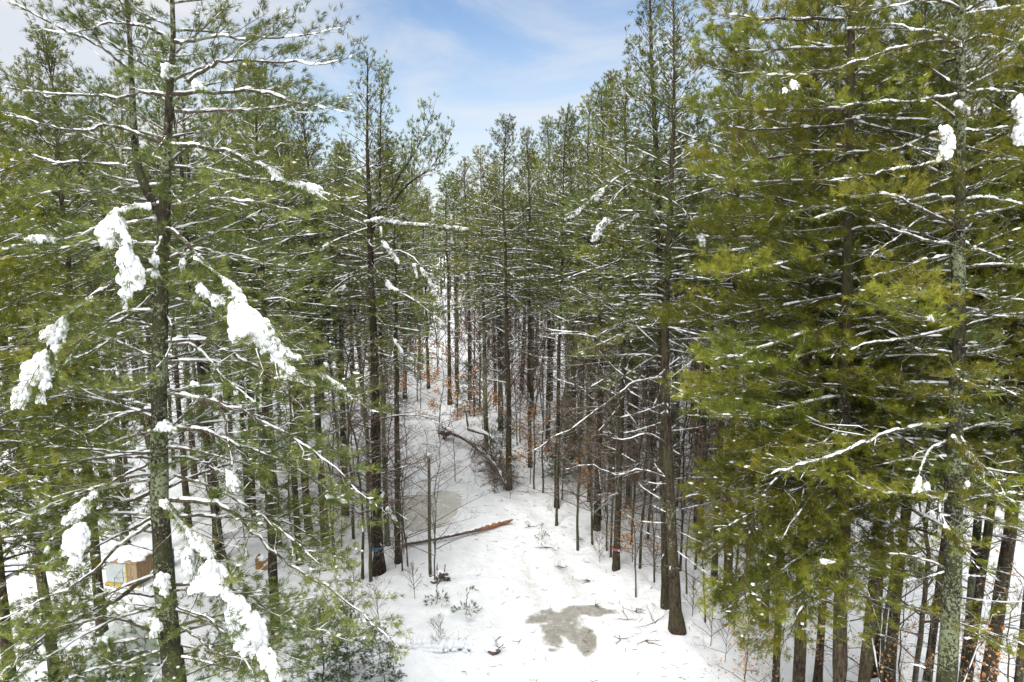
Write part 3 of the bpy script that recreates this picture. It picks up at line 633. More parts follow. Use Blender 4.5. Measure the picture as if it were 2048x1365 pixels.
LHEAVY = [
 ([(300, 412, 14), (270, 415, 16), (235, 425, 26), (222, 455, 44), (222, 480, 30)], -1.0), ([(232, 440, 30), (256, 478, 44), (252, 505, 34), (262, 540, 40), (264, 570, 34)], -1.3), ([(252, 580, 22), (250, 612, 16)], -1.4),
 ([(310, 515, 18), (312, 550, 22)], -.8), ([(366, 520, 12), (365, 545, 22)], -.5),
 ([(390, 515, 8), (425, 540, 12), (450, 560, 14), (470, 580, 18), (480, 600, 26)], -1.1), ([(400, 570, 14), (392, 600, 28)], -.9), ([(405, 580, 20), (425, 595, 24), (455, 610, 26), (485, 625, 40)], -1.1),
 ([(475, 610, 40), (490, 640, 62), (510, 655, 66), (535, 665, 44), (550, 700, 34), (570, 720, 30)], -1.3), ([(465, 660, 26), (490, 665, 30), (520, 675, 30), (530, 700, 16)], -1.35),
 ([(530, 640, 16), (548, 665, 20), (560, 690, 24), (575, 710, 20), (600, 715, 10)], -1.3), ([(560, 725, 24), (580, 745, 26), (600, 758, 16)], -1.5),
 ([(185, 595, 8), (150, 618, 10), (130, 635, 12), (118, 655, 26), (100, 672, 34)], -1.3), ([(95, 705, 34), (75, 730, 52), (60, 745, 40)], -1.5), ([(112, 690, 16), (112, 735, 12)], -1.5), ([(55, 765, 30), (40, 790, 36), (35, 810, 22)], -1.6), ([(90, 765, 20), (80, 800, 20)], -1.6),
 ([(520, 325, 8), (550, 345, 14), (575, 365, 18), (600, 368, 18), (640, 380, 22), (650, 400, 8)], -.9), ([(330, 138, 26), (350, 135, 32)], -.3), ([(390, 165, 18), (410, 178, 26)], -.4),
 ([(325, 1003, 20), (350, 1030, 14), (375, 1062, 14), (400, 1090, 22), (420, 1110, 34)], -1.0), ([(375, 1090, 24), (378, 1120, 34), (380, 1140, 22)], -.9), ([(415, 1130, 40), (425, 1155, 70), (400, 1165, 40)], -1.2), ([(430, 1165, 50), (465, 1195, 56), (480, 1230, 52), (500, 1260, 62), (515, 1295, 66)], -1.5), ([(490, 1275, 50), (495, 1300, 40)], -1.5), ([(525, 1300, 50), (545, 1335, 26), (560, 1370, 22)], -1.8),
 ([(190, 985, 12), (170, 1005, 30), (150, 1030, 34), (125, 1045, 18)], -1.1), ([(160, 1050, 44), (150, 1085, 48), (135, 1100, 24)], -1.3), ([(150, 1115, 26), (142, 1135, 28)], -1.3), ([(452, 940, 14), (465, 955, 28), (470, 975, 26)], -.7),
 ([(310, 1170, 24), (325, 1155, 30), (330, 1185, 20)], -.3), ([(300, 1235, 24), (315, 1250, 26), (305, 1270, 18)], -.3), ([(630, 742, 8), (660, 760, 14), (690, 778, 12)], -.8), ([(85, 1020, 14), (60, 1035, 16)], -1.0), ([(95, 1095, 10), (92, 1110, 12)], -1.0),
 ([(50, 480, 16), (85, 476, 20), (110, 480, 12)], -.9), ([(310, 860, 22), (330, 850, 26), (350, 860, 16)], -.2), ([(655, 992, 10), (690, 1003, 12)], -.2), ([(210, 1275, 10), (218, 1300, 14)], -.8), ([(385, 767, 14), (398, 770, 14)], -.7),
]
hero('lichen_pine', 11, 12.2, [(345, 0, 8), (338, 200, 14), (330, 400, 22), (322, 600, 28), (318, 900, 34), (325, 1100, 39), (337, 1250, 44), (350, 1365, 47)],
     'tall forked pine with lichen bark and heavy snow clumps hanging from its drooping boughs', limbs=LEFT, heavy=LHEAVY, height=20.5,
     forks=[([(325, 432, 0), (300, 392, 0), (277, 335, 0), (268, 250, .1), (262, 120, .1), (255, 0, .1), (250, -160, .1)], .085)],
     fill=dict(z0=3.0, cr=3.3, gap=.36, back=-.25, dens=.78, snow=.7, el0=-18, front=(4, 19, 18)), dens=.95, pads=.045)
RIGHT = [
 ([(1925, 92), (1870, 70), (1830, 60), (1772, 45)], -.8, 'b', o_(r=.045)), ([(1920, 92), (1890, 82), (1850, 88), (1800, 97), (1740, 115), (1690, 133), (1610, 148), (1530, 150)], -.8, 'n', o_(leafy=.45)),
 ([(1925, 85), (1960, 72), (2010, 78), (2060, 80)], -.3, 'n'), ([(1925, 150), (1970, 130), (2010, 100), (2060, 70)], -.7, 'n'), ([(1915, 190), (1860, 200), (1800, 205), (1740, 205), (1680, 215)], -.5, 'n'),
 ([(1925, 185), (1980, 180), (2060, 190)], -.4, 'n'), ([(1900, 320), (1850, 330), (1790, 340), (1740, 350), (1660, 358)], -1.0, 'n', o_(leafy=.4)), ([(1900, 255), (1830, 285), (1780, 300), (1700, 305), (1620, 300)], .5, 'n'),
 ([(1915, 335), (1895, 325), (1850, 305), (1810, 288)], -.9, 'b'), ([(1910, 425), (1850, 435), (1810, 465), (1770, 490), (1740, 515)], -1.3, 'b'), ([(1738, 437), (1790, 460), (1850, 480), (1905, 490)][::-1], -1.5, 'b'),
 ([(1910, 510), (1850, 520), (1800, 540), (1745, 553)], -1.2, 'b'), ([(1925, 515), (1980, 480), (2055, 450)], -.5, 'b'), ([(1920, 480), (1960, 500), (2010, 520), (2055, 537)], -.5, 'n'), ([(1925, 655), (1980, 635), (2050, 625)], -.5, 'b'),
 ([(1905, 655), (1850, 670), (1800, 680), (1750, 685), (1700, 700)], -1.0, 'b'), ([(1925, 710), (1970, 705), (2010, 690)], -.9, 'b', o_(r=.04)), ([(1905, 705), (1860, 700), (1820, 695)], -.5, 'b'),
 ([(1915, 755), (1940, 765), (1970, 758), (2010, 780), (2050, 800)], -.8, 'b'), ([(1900, 850), (1840, 853), (1780, 865), (1720, 890), (1650, 915), (1580, 935), (1520, 955)], -1.5, 'n', o_(leafy=.6)),
 ([(1905, 850), (1930, 890), (1950, 920), (1985, 950), (2010, 990)], -1.2, 'n', o_(leafy=.6)), ([(1895, 880), (1860, 900), (1845, 930), (1838, 965)], -1.4, 'n', o_(leafy=.5)), ([(1900, 985), (1880, 1010), (1890, 1045), (1920, 1090), (1960, 1140)], -1.3, 'n', o_(leafy=.6)),
 ([(1900, 1140), (1850, 1120), (1800, 1110), (1770, 1103)], -.8, 'b'), ([(1905, 620), (1870, 600), (1830, 575), (1800, 590)], -2.0, 'n', o_(leafy=.2, tint=.24, dens=1.1, snow=.2)), ([(1905, 640), (1860, 640), (1810, 625), (1780, 600)], -2.0, 'n', o_(leafy=.2, tint=.24, dens=1.1, snow=.2)),
 ([(1920, 20), (1870, 0), (1800, 10), (1700, 30)], -.5, 'n'), ([(1925, 30), (1980, 20), (2050, 10)], -.3, 'n'), ([(1920, 260), (1980, 260), (2050, 245)], -.8, 'n'), ([(1920, 345), (1980, 320), (2050, 322)], -.5, 'n'),
 ([(1915, 400), (1860, 395), (1780, 410), (1700, 415), (1620, 440)], -.3, 'n'), ([(1920, 400), (1980, 395), (2050, 410)], -.3, 'n'), ([(1910, 570), (1960, 590), (2050, 600)], .2, 'n'), ([(1905, 780), (1850, 790), (1780, 800), (1700, 790)], .3, 'n'),
 ([(1910, 450), (1840, 420), (1780, 390), (1700, 395)], -1.4, 'n', o_(tint=.15)), ([(1900, 1000), (1840, 990), (1780, 985), (1720, 970)], -1.0, 'n', o_(tint=.2)), ([(1910, 900), (1960, 960), (2020, 1000), (2060, 1020)], -.8, 'n', o_(tint=.15)),
]
RHEAVY = [([(1890, 255, 26), (1900, 285, 46), (1888, 305, 34)], -1.1), ([(2035, 200, 30), (2048, 240, 44), (2050, 275, 40)], -.7), ([(1838, 955, 10), (1835, 975, 26)], -1.4), ([(1852, 972, 20)] * 2, -1.4), ([(1905, 870, 10), (1935, 905, 12), (1960, 930, 10)], -1.0),
 ([(1585, 165, 18), (1592, 172, 16)], -1.2), ([(1570, 180, 12)] * 2, -1.2), ([(1915, 205, 16), (1935, 222, 18)], -.3), ([(1890, 1050, 10), (1915, 1075, 12), (1930, 1095, 10)], -1.0), ([(1862, 635, 12)] * 2, -1.8), ([(1935, 965, 12), (1930, 975, 10)], -1.0), ([(1645, 1122, 12), (1670, 1125, 8)], -1.5)]
hero('lichen_pine.001', 12, 12.4, [(1925, 0, 12), (1922, 200, 17), (1918, 400, 21), (1915, 700, 29), (1908, 900, 32), (1905, 1100, 36), (1893, 1365, 40)],
     'stout pine with dark bark blotched by pale lichen, olive needles and long stubby bare limbs', ndl='needle_olive', limbs=RIGHT, heavy=RHEAVY, height=21, fill=dict(z0=6, cr=3.4, gap=.42, back=.15, dens=.9, front=(7.5, 18, 22)), dead=14, dens=.95, tintb=.02)
tips = [(40, 1440, 20), (95, 1415, 90), (150, 1400, 130), (220, 1405, 210), (250, 1450, 250), (300, 1395, 320), (360, 1420, 350), (410, 1450, 430), (455, 1395, 470), (500, 1440, 545), (545, 1500, 560), (590, 1335, 645), (640, 1430, 720), (690, 1480, 730), (740, 1370, 800), (790, 1440, 830), (840, 1480, 905), (890, 1390, 985), (930, 1430, 1060), (975, 1400, 1100), (1020, 1480, 1180), (1060, 1440, 1225), (1100, 1500, 1290)]
DL = []
for k, (y0, xt, yt) in enumerate(tips):
    xm = (1690 + xt) / 2; DL.append(([(1690, y0), (1690 * .6 + xt * .4, y0 * .65 + yt * .35 + 6), (xm * .5 + xt * .5, y0 * .3 + yt * .7 + 10), (xt, yt)], (-1.2, -.3, .6)[k % 3], 'n', o_(leafy=.15, dens=1.25, tint=(.12 if k % 3 == 0 else 0), pads=.014, snow=.55, sec=.45)))
for k, (y0, xt, yt) in enumerate([(60, 1850, 60), (150, 1840, 130), (240, 1860, 240), (350, 1830, 370), (460, 1870, 470), (560, 1850, 600), (660, 1840, 700), (760, 1850, 790), (860, 1850, 900), (960, 1830, 1000)]):
    DL.append(([(1690, y0), (1760, y0 - 5), (xt, yt)], (-1, .4)[k % 2], 'n', o_(leafy=.15, dens=1.2)))
DL.append(([(1680, 900), (1600, 930), (1530, 980), (1500, 1060), (1490, 1160), (1500, 1250)], -1.8, 'n', o_(leafy=.45, droop=.5, dens=1.3, snow=.2, tint=.1)))
for k, (xs_, y0, xt, yt) in enumerate([(1700, 930, 1560, 1080), (1700, 990, 1600, 1180), (1690, 1060, 1580, 1240), (1690, 860, 1600, 960), (1700, 1040, 1790, 1180), (1700, 960, 1800, 1060), (1690, 1120, 1560, 1300), (1700, 880, 1820, 960), (1690, 1010, 1500, 1130), (1700, 1110, 1760, 1260), (1690, 820, 1520, 900), (1700, 780, 1800, 850)]):
    DL.append(([(xs_, y0), (xs_ * .6 + xt * .4, y0 * .8 + yt * .2), (xt, yt)], (-1.3, -.2, -.8)[k % 3], 'n', o_(leafy=.12, dens=1.25, snow=.4, pads=.02, sec=.5, droop=.1, tint=.05)))
hero('olive_pine', 13, 13.2, [(1705, 0, 12), (1700, 300, 17), (1690, 700, 24), (1685, 1000, 27), (1678, 1365, 29)], 'broad olive-yellow pine whose dense boughs hide its trunk and reach out over the track', ndl='needle_olive', limbs=DL, height=20, fill=dict(z0=4.2, cr=3.3, gap=.5, dens=.9, snow=.5, back=-.35, front=(5.0, 18, 42)), dens=1.0, brk='bark')
TWA = [([(1310, 322), (1255, 344), (1200, 385), (1174, 414), (1130, 432)], -1.0, 'n', o_(leafy=.5)), ([(1312, 345), (1250, 375), (1215, 420), (1195, 470)], -1.2, 'n', o_(leafy=.6)), ([(1315, 380), (1290, 420), (1260, 440), (1240, 455)], -.8, 'n', o_(leafy=.6)),
 ([(1318, 420), (1260, 430), (1190, 450), (1125, 447)], .3, 'n', o_(leafy=.5)), ([(1318, 480), (1270, 500), (1220, 530), (1165, 545), (1115, 565)], -.6, 'b'), ([(1320, 520), (1260, 545), (1180, 560)], -.3, 'b')]
hero('track_side_pine', 14, 20.9, [(1300, -22, 3), (1302, 100, 6), (1312, 300, 10), (1318, 450, 12), (1322, 700, 14), (1325, 900, 15), (1333, 1215, 16)], 'slender pine rising just behind its thicker twin at the track edge', limbs=TWA,
     heavy=[([(1205, 380, 9), (1185, 400, 13), (1150, 425, 12), (1130, 440, 12)], -.8), ([(1215, 438, 14), (1200, 455, 18), (1190, 475, 16)], -1.0), ([(1275, 430, 9), (1255, 445, 10), (1243, 455, 12)], -.7)],
     fill=dict(z0=8.5, cr=2.5, gap=.42, nb=5, dens=1.0, el0=-8), lod=1, brk='bark', dead=26, pads=.05)
TWB = [([(1330, 755), (1280, 762), (1240, 785), (1200, 815), (1150, 850), (1100, 880), (1050, 910)], -1.2, 'b', o_(nsec=10)), ([(1325, 660), (1275, 655), (1240, 648), (1200, 670)], -.8, 'b'), ([(1325, 715), (1270, 712), (1250, 740)], -.9, 'b'),
 ([(1290, 778), (1250, 755), (1215, 725), (1190, 690), (1165, 668), (1110, 660), (1075, 652)], -.6, 'b'), ([(1190, 690), (1172, 665), (1165, 645), (1140, 645), (1100, 625), (1080, 600)], -1.0, 'b', o_(r=.015)), ([(1230, 690), (1205, 685), (1180, 672), (1120, 668), (1095, 668)], -.8, 'b', o_(r=.015)),
 ([(1330, 615), (1290, 615), (1240, 620), (1215, 608), (1160, 585), (1140, 570)], -1.0, 'b'), ([(1230, 625), (1190, 598), (1150, 568)], -.9, 'b', o_(r=.014)), ([(1340, 560), (1350, 600), (1375, 630)], -.8, 'b'), ([(1335, 800), (1400, 770), (1440, 790)], .5, 'b'),
 ([(1345, 960), (1280, 940), (1230, 950), (1180, 930), (1130, 940)], -1.0, 'b', o_(nsec=10)), ([(1350, 1060), (1390, 1080), (1430, 1100)], -.8, 'b'), ([(1345, 900), (1300, 870), (1240, 880), (1180, 860)], -1.2, 'b'), ([(1345, 1000), (1400, 990), (1440, 1010)], -.5, 'b'),
 ([(1340, 400), (1375, 430), (1400, 470)], -1.0, 'n', o_(leafy=.6)), ([(1342, 340), (1400, 345), (1460, 380)], -.6, 'n'), ([(1345, 260), (1400, 280), (1450, 300)], -.5, 'n')]
hero('track_side_pine.001', 15, 19.5, [(1346, -20, 3), (1348, 150, 5), (1345, 300, 8), (1337, 500, 12), (1330, 700, 16), (1335, 900, 19), (1345, 1100, 22), (1356, 1262, 27)], 'thick dark-trunked pine at the track edge beside the grey puddle, snow-lined bare limbs sweeping out', limbs=TWB,
     heavy=[([(1385, 458, 12), (1402, 472, 16), (1405, 488, 12)], -.9), ([(1262, 683, 8)] * 2, -.8)], fill=dict(z0=9.5, cr=2.3, gap=.42, nb=5, dens=1.0, el0=-8), lod=1, brk='bark', dead=34, pads=.05)
CT = [([(745, 445), (760, 437), (800, 447), (860, 450), (938, 458)], -1.0, 'n', o_(leafy=.5)), ([(745, 480), (770, 485), (797, 525)], -1.0, 'n', o_(leafy=.6)), ([(748, 510), (810, 505), (850, 545), (865, 570)], -1.2, 'n', o_(leafy=.6)), ([(748, 545), (790, 580), (840, 610), (895, 650)], -1.2, 'n', o_(leafy=.6)),
 ([(745, 545), (700, 555), (665, 580), (648, 605)], -1.0, 'n', o_(leafy=.6)), ([(742, 455), (700, 470), (655, 490), (640, 505)], -.8, 'n', o_(leafy=.6)), ([(750, 630), (780, 665), (802, 705)], -1.0, 'b'), ([(745, 600), (720, 560), (700, 560)], -.5, 'b'), ([(752, 740), (800, 715), (850, 705)], -.5, 'b'), ([(752, 790), (690, 800), (650, 770)], -.8, 'n', o_(leafy=.3)),
 ([(755, 860), (700, 850), (650, 870), (600, 850)], .4, 'n', o_(leafy=.3)), ([(745, 400), (690, 410), (640, 400)], .4, 'n'), ([(742, 330), (690, 340), (650, 320)], .2, 'n'), ([(755, 950), (820, 930), (870, 905)], -.8, 'b'), ([(752, 840), (830, 830), (905, 860)], -.9, 'b'), ([(755, 1010), (775, 1030), (800, 1060)], -.8, 'b')]
hero('candelabra_pine', 16, 23.4, [(735, 115, 2), (735, 300, 6), (738, 400, 9), (741, 520, 12), (748, 700, 15), (752, 900, 18), (757, 1130, 21)], 'pine with upswept candelabra side leaders and a blue ribbon tied round its foot', limbs=CT,
     heavy=[([(730, 443, 8), (762, 437, 11), (800, 446, 10), (850, 449, 10), (900, 455, 11), (936, 458, 8)], -.7), ([(762, 455, 6), (762, 475, 8)], -.7), ([(765, 482, 10), (782, 503, 14), (796, 524, 12)], -1.0), ([(828, 530, 8), (835, 555, 8)], -1.0), ([(842, 538, 10), (856, 555, 10), (864, 570, 10)], -1.1), ([(772, 560, 12), (782, 575, 14), (795, 580, 8)], -1.0), ([(870, 635, 10), (885, 645, 12)], -1.1), ([(790, 680, 8), (803, 703, 10)], -.9), ([(690, 572, 9), (660, 590, 8), (650, 605, 8)], -.8), ([(655, 488, 9), (642, 500, 9)], -.7), ([(775, 1015, 9), (795, 1045, 9)], -.8), ([(765, 990, 8), (758, 1000, 10)], -.5)],
     forks=[([(745, 420, 0), (775, 415, 0), (815, 370, -.2), (865, 332, -.3), (900, 278, -.3)], .05), ([(745, 430, 0), (768, 412, 0), (800, 350, .2), (835, 295, .2), (866, 226, .2)], .045), ([(742, 470, 0), (758, 420, .2), (760, 330, .3), (762, 210, .3), (765, 160, .3)], .05)],
     fill=dict(z0=9.5, cr=2.0, gap=.4, nb=4, dens=.85, el0=0), lod=1, brk='bark', dead=30, pads=.05)
# needles on the upswept leaders belong to the same pine
def leader_tufts(root, Y, paths):
    rng = np.random.default_rng(77); C = Acc(); S2 = Acc(); base = np.array(root.location)
    for fp in paths:
        q = spline([P(a, b, Y + c) - base for a, b, c in fp], 14)
        for s in np.linspace(.3, .97, 12):
            p0, t = interp_path(q, np.array([s]))
            for _ in range(2):
                d = nrm(t[0] * .8 + rng.normal(size=3) * .6 + [0, 0, .1]); Lb = .25 + .75 * (1 - s) + .3 * rng.random()
                path = p0[0] + d * np.linspace(0, 1, 5)[:, None] * Lb; path[:, 2] += np.linspace(0, 1, 5) ** 2 * .2
                limb(C, S2, path, .012, rng, 1, 0, 1, leafy=.1, snowy=.4, sec=.35)
    link('crown', newmesh('crown', C, [M['limb'], M['needle']], None), root); link('snow_cover', newmesh('snow_cover', S2, [M['snow']], True), root)
cp = bpy.data.objects['candelabra_pine']
leader_tufts(cp, 23.4, [[(775, 415, 0), (815, 370, -.2), (865, 332, -.3), (900, 278, -.3)], [(768, 412, 0), (800, 350, .2), (835, 295, .2), (866, 226, .2)], [(758, 420, .2), (760, 330, .3), (762, 210, .3), (765, 160, .3)]])
leader_tufts(bpy.data.objects['lichen_pine'], 12.2, [[(268, 250, .1), (262, 120, .1), (255, 0, .1), (250, -160, .1)]])

# ------------------------------------------------------------------ prototypes for the rest of the wood
MID = [pine_proto('mid%d' % i, 100 + i, H, r0, cb, cr, 1, ndl=nd_, dead=dd, dens=1.0, pads=.06, snowy=.75, brk=('bark', 'bark_lichen')[i % 2])
       for i, (H, r0, cb, cr, nd_, dd) in enumerate([(18.0, .15, 9.0, 2.6, 'needle', 40), (17.0, .13, 8.6, 2.3, 'needle', 44), (18.6, .16, 9.2, 2.6, 'needle_olive', 40), (17.4, .14, 8.6, 2.4, 'needle_olive', 44), (16.2, .11, 8.8, 1.9, 'needle', 46)])]
NEAR = [pine_proto('near%d' % i, 200 + i, H, r0, cb, cr, 1, ndl=nd_, dead=12, dens=1.25, pads=.05, snowy=.75) for i, (H, r0, cb, cr, nd_) in enumerate([(19, .15, 6.0, 3.0, 'needle_olive'), (18.5, .16, 7.0, 3.0, 'needle')])]
FAR = [pine_proto('far%d' % i, 300 + i, H, r0, cb, cr, 2, ndl=nd_, dead=32, dens=1.0, pads=.06, snowy=.7, gap=.45)
       for i, (H, r0, cb, cr, nd_) in enumerate([(18, .16, 9.2, 2.4, 'needle'), (17, .14, 8.8, 2.1, 'needle_olive'), (18.5, .17, 9.6, 2.3, 'needle_olive'), (16, .13, 8.4, 2.0, 'needle_olive'), (17.5, .15, 9.4, 1.9, 'needle')])]
POLE = [bare_proto('pole%d' % i, 400 + i, H, r0, nb, 1, crown0=c0, up=30, mat_='sapling', spread=sp_) for i, (H, r0, nb, c0, sp_) in enumerate([(12, .065, 36, .16, .24), (10, .05, 32, .12, .27), (13.5, .075, 38, .22, .22), (8, .035, 28, .08, .33)])]
FARBARE = [bare_proto('farbare%d' % i, 450 + i, H, r0, nb, 2, crown0=.2, up=48, mat_='twig', spread=.26) for i, (H, r0, nb) in enumerate([(12, .07, 34), (9, .05, 30)])]
BEECH = [bare_proto('beech%d' % i, 500 + i, H, r0, nb, 1, leaves=int(lv * 1.8), crown0=.12, up=16, mat_='sapling', spread=.30, lsize=.11) for i, (H, r0, nb, lv) in enumerate([(4.5, .03, 16, 520), (6.5, .045, 18, 700), (3.2, .022, 12, 380)])]
BEECHN = [bare_proto('beechn%d' % i, 520 + i, H, r0, nb, 0, leaves=lv, crown0=.12, up=22, mat_='sapling', spread=.30, lsize=.07) for i, (H, r0, nb, lv) in enumerate([(4.5, .03, 14, 330), (6.0, .04, 15, 420), (3.2, .022, 12, 260)])]
BRUSH = [bare_proto('brush%d' % i, 550 + i, H, .012, nb, 0, crown0=.05, up=50, mat_='twig', cat='shrub', spread=.5) for i, (H, nb) in enumerate([(1.6, 14), (1.1, 12), (2.2, 14)])]
LITTLE = [pine_proto('little%d' % i, 600 + i, H, r0, .25, cr, 1, ndl=nd_, dead=0, dens=1.3, pads=.05, snowy=.3, gap=.22, shape=.9, elbias=R(-6)) for i, (H, r0, cr, nd_) in enumerate([(3.6, .03, 1.2, 'needle_dark'), (5.0, .045, 1.5, 'needle_dark'), (.75, .009, .26, 'needle_dark')])]
PROTOS = MID + NEAR + FAR + POLE + FARBARE + BEECH + BEECHN + BRUSH + LITTLE
rs = random.Random(5); taken = []
def put(protos, name, x, y, label, group=None, sc=None, rz=None, tilt=None, cat=None):
    pr = protos if not isinstance(protos, list) else rs.choice(protos)
    s = sc if sc else .92 + .16 * rs.random()
    o = dup(pr, (x, y, float(gz(x, y)) - .02), rs.random() * 6.28 if rz is None else rz, s, label, group, tilt or (rs.gauss(0, .014), rs.gauss(0, .014)), cat); o.name = name; taken.append((x, y, .25)); return o
def tpx(px, py): g = G(px, py); return float(g[0]), float(g[1])
def fx(px, py, Y): g = P(px, py, Y); return float(g[0]), float(Y)
for o in list(bpy.data.objects):
    if o.parent is None and 'pine' in o.name and o.type == 'EMPTY' and o.location.y > 0: taken.append((o.location.x, o.location.y, .6))
# pines whose feet can be seen, with the width of their stem in the photograph
def tiph(x, y, var=40):
    pxx = 1024 + x / y * 1350
    tipy = float(np.interp(pxx, [450, 560, 640, 720, 800, 860, 930, 980, 1050, 1110, 1200, 1300, 1400], [60, 140, 200, 240, 300, 345, 310, 270, 255, 215, 150, 80, 0]))
    return CAMZ + y * math.tan(math.atan((682 - tipy - var * rs.random()) / FPX) - PITCH)
PH = dict([('mid%d' % i, h) for i, h in enumerate((18, 17, 18.6, 17.4, 16.2))] + [('far%d' % i, h) for i, h in enumerate((18, 17, 18.5, 16, 17.5))] + [('near0', 19), ('near1', 18.5)])
seen = [(34, 1021, 10), (87, 1013, 9), (147, 1000, 13), (208, 985, 12), (258, 1038, 10), (377, 1050, 14), (435, 1078, 23), (508, 1040, 11), (556, 1085, 16), (599, 1118, 15), (650, 1076, 18),
        (775, 1088, 12), (796, 1120, 12), (972, 895, 10), (1018, 972, 15), (1113, 1010, 9), (1137, 945, 15), (1232, 1140, 16), (1180, 1000, 12), (1270, 960, 14), (1060, 930, 9), (915, 790, 8), (940, 800, 9), (840, 760, 7), (1000, 840, 10), (1095, 900, 11), (1160, 870, 11), (1428, 1160, 14), (1500, 1100, 16), (1400, 1000, 14)]
desc = {34: 'thin bare-footed pine at the far edge of the snowy opening beyond the white box', 87: 'thin pine just beside the first stem past the white box opening', 147: 'mossy pine stem framed between two hanging boughs over the white box', 208: 'straight dark pine standing well behind the white box',
 258: 'short-looking mossy pine stem above the roof of the white box', 377: 'mossy pine in line behind the lichen pine and the white box', 435: 'thickest mossy pine stem standing behind the hanging snow branch', 508: 'slim pine between the thick mossy stem and the orange crate', 556: 'green-barked pine standing just behind the orange crate',
 599: 'pine with moss-green stem just past the orange crate', 650: 'dark-footed mossy pine between the orange crate and the ribboned pine', 775: 'orange-brown stemmed pine immediately behind the ribboned pine', 796: 'dark stemmed pine beside the foot of the long fallen pole', 972: 'tall dark pine behind the snow-covered uprooted tree',
 1018: 'tall pine with lichen-speckled stem at the crown end of the uprooted tree', 1232: 'pine with a pink and white marker tied round its stem', 1137: 'dark pine standing just behind the clump past the track bend', 1428: 'dark pine behind the twin pines at the thicket edge'}
ords = iter(['dense snowy wood behind the uprooted tree', 'wood past the bend of the track'])
for k, (px, py, w) in enumerate(seen):
    x, y = tpx(px, py); r = px2r(w, y); pr = MID[k % 5]; base_r = (.15, .13, .16, .14, .11)[k % 5]; s = min(1.35, max(.75, r / base_r / 1.0)); hs = .95 + .1 * rs.random()
    nm = 'pine'; lb = desc.get(px)
    if px == 1018: pr, hs, s = MID[0], .99, 1.0
    if px == 1232: hs = .93
    if px > 640 and px != 1018: hs = max(.6, min(hs, tiph(x, y, 20) / PH['mid%d' % (k % 5)]))
    put(pr, nm, x, y, lb or 'slim snow-flecked pine in the wood beyond the bend of the track', None if lb else 'slim pines beyond the bend of the track', sc=(s, s, hs) if lb is None or px != 1018 else (1, 1, .955))
# saplings and poles with visible feet
poles = [(725, 1149, 2, .75, (0, -.10), 'leaning grey sapling just before the ribboned pine'), (741, 1155, 0, 1.0, (0, .01), 'mossy green pole stem standing against the ribboned pine'), (870, 1160, 3, .8, (0, .02), 'thread-thin sapling beside the broken snow-capped pole'),
         (910, 960, 3, .6, (0, 0), 'short thin sapling standing alone in the snow before the uprooted tree'), (1068, 975, 1, .9, (0, 0), 'thin dark sapling first past the crown of the uprooted tree'), (1086, 985, 1, .95, (0, .02), 'second dark sapling past the crown of the uprooted tree'), (1113, 1053, 2, .8, (0, 0), 'straight dark pole stem nearest the low snowy brush'),
         (1155, 1098, 0, .85, (0, 0), 'straight slim pole stem halfway along the track edge'), (1185, 1085, 1, 1.0, (0, .05), 'slim grey stem leaning slightly over the thicket'), (1222, 1110, 1, 1.0, (0, -.09), 'thin stem leaning up against the marked pine'), (1280, 1128, 0, .8, (0, .10), 'crooked slim stem leaning between marked pine and twin pines'),
         (666, 1110, 3, 1.0, (0, 0), 'very thin sapling near the mossy dark-footed pine'), (815, 1130, 3, .9, (0, .10), 'thin sapling leaning over the root end of the fallen pole'), (805, 1140, 3, .8, (0, -.03), 'whip-thin sapling by the root end of the fallen pole'), (470, 1250, 2, .6, (0, .12), 'forked sapling leaning behind the hanging snow branch'), (1410, 1240, 3, .8, (0, -.2), 'leaning thin sapling beside the thick twin pine'), (985, 930, 1, .6, (0, .12), 'crooked sapling curving over the uprooted tree')]
for px, py, k, s, tl, lb in poles: x, y = tpx(px, py); put(POLE[k], 'sapling', x, y, lb, sc=s, tilt=tl)
# the row of stems whose feet lie below the frame
row = [(1556, 16, 1), (1604, 30, 0), (1640, 18, 1), (1732, 27, 0), (1765, 12, 2), (1782, 25, 1), (1842, 13, 2), (1860, 18, 1), (1941, 22, 0), (1981, 30, 1), (2046, 20, 0)]
nms = ['first stem', 'second and thickest stem', 'third stem', 'fourth stem', 'fifth, thinnest stem', 'sixth stem', 'seventh, slender stem', 'eighth stem', 'ninth stem, first past the lichen pine', 'tenth, broad stem with orange leaves before it', 'last stem at the frame edge']
for k, (px, w, t) in enumerate(row):
    Y = {0: 14.2, 1: 16.0, 2: 15.5}[t] + (k % 3) * .7; Y = min(17, Y); x, y = fx(px, 1300, Y); r = px2r(w, Y); pr = NEAR[0] if k % 3 else NEAR[1]
    if t == 2: put(POLE[k % 3], 'pine', x, y, nms[k] + ' in the dark row under the olive boughs', sc=1.1); continue
    put(pr, 'pine', x, y, nms[k] + ' in the dark row under the olive boughs', sc=(r / .155, r / .155, .93 + .1 * rs.random()))
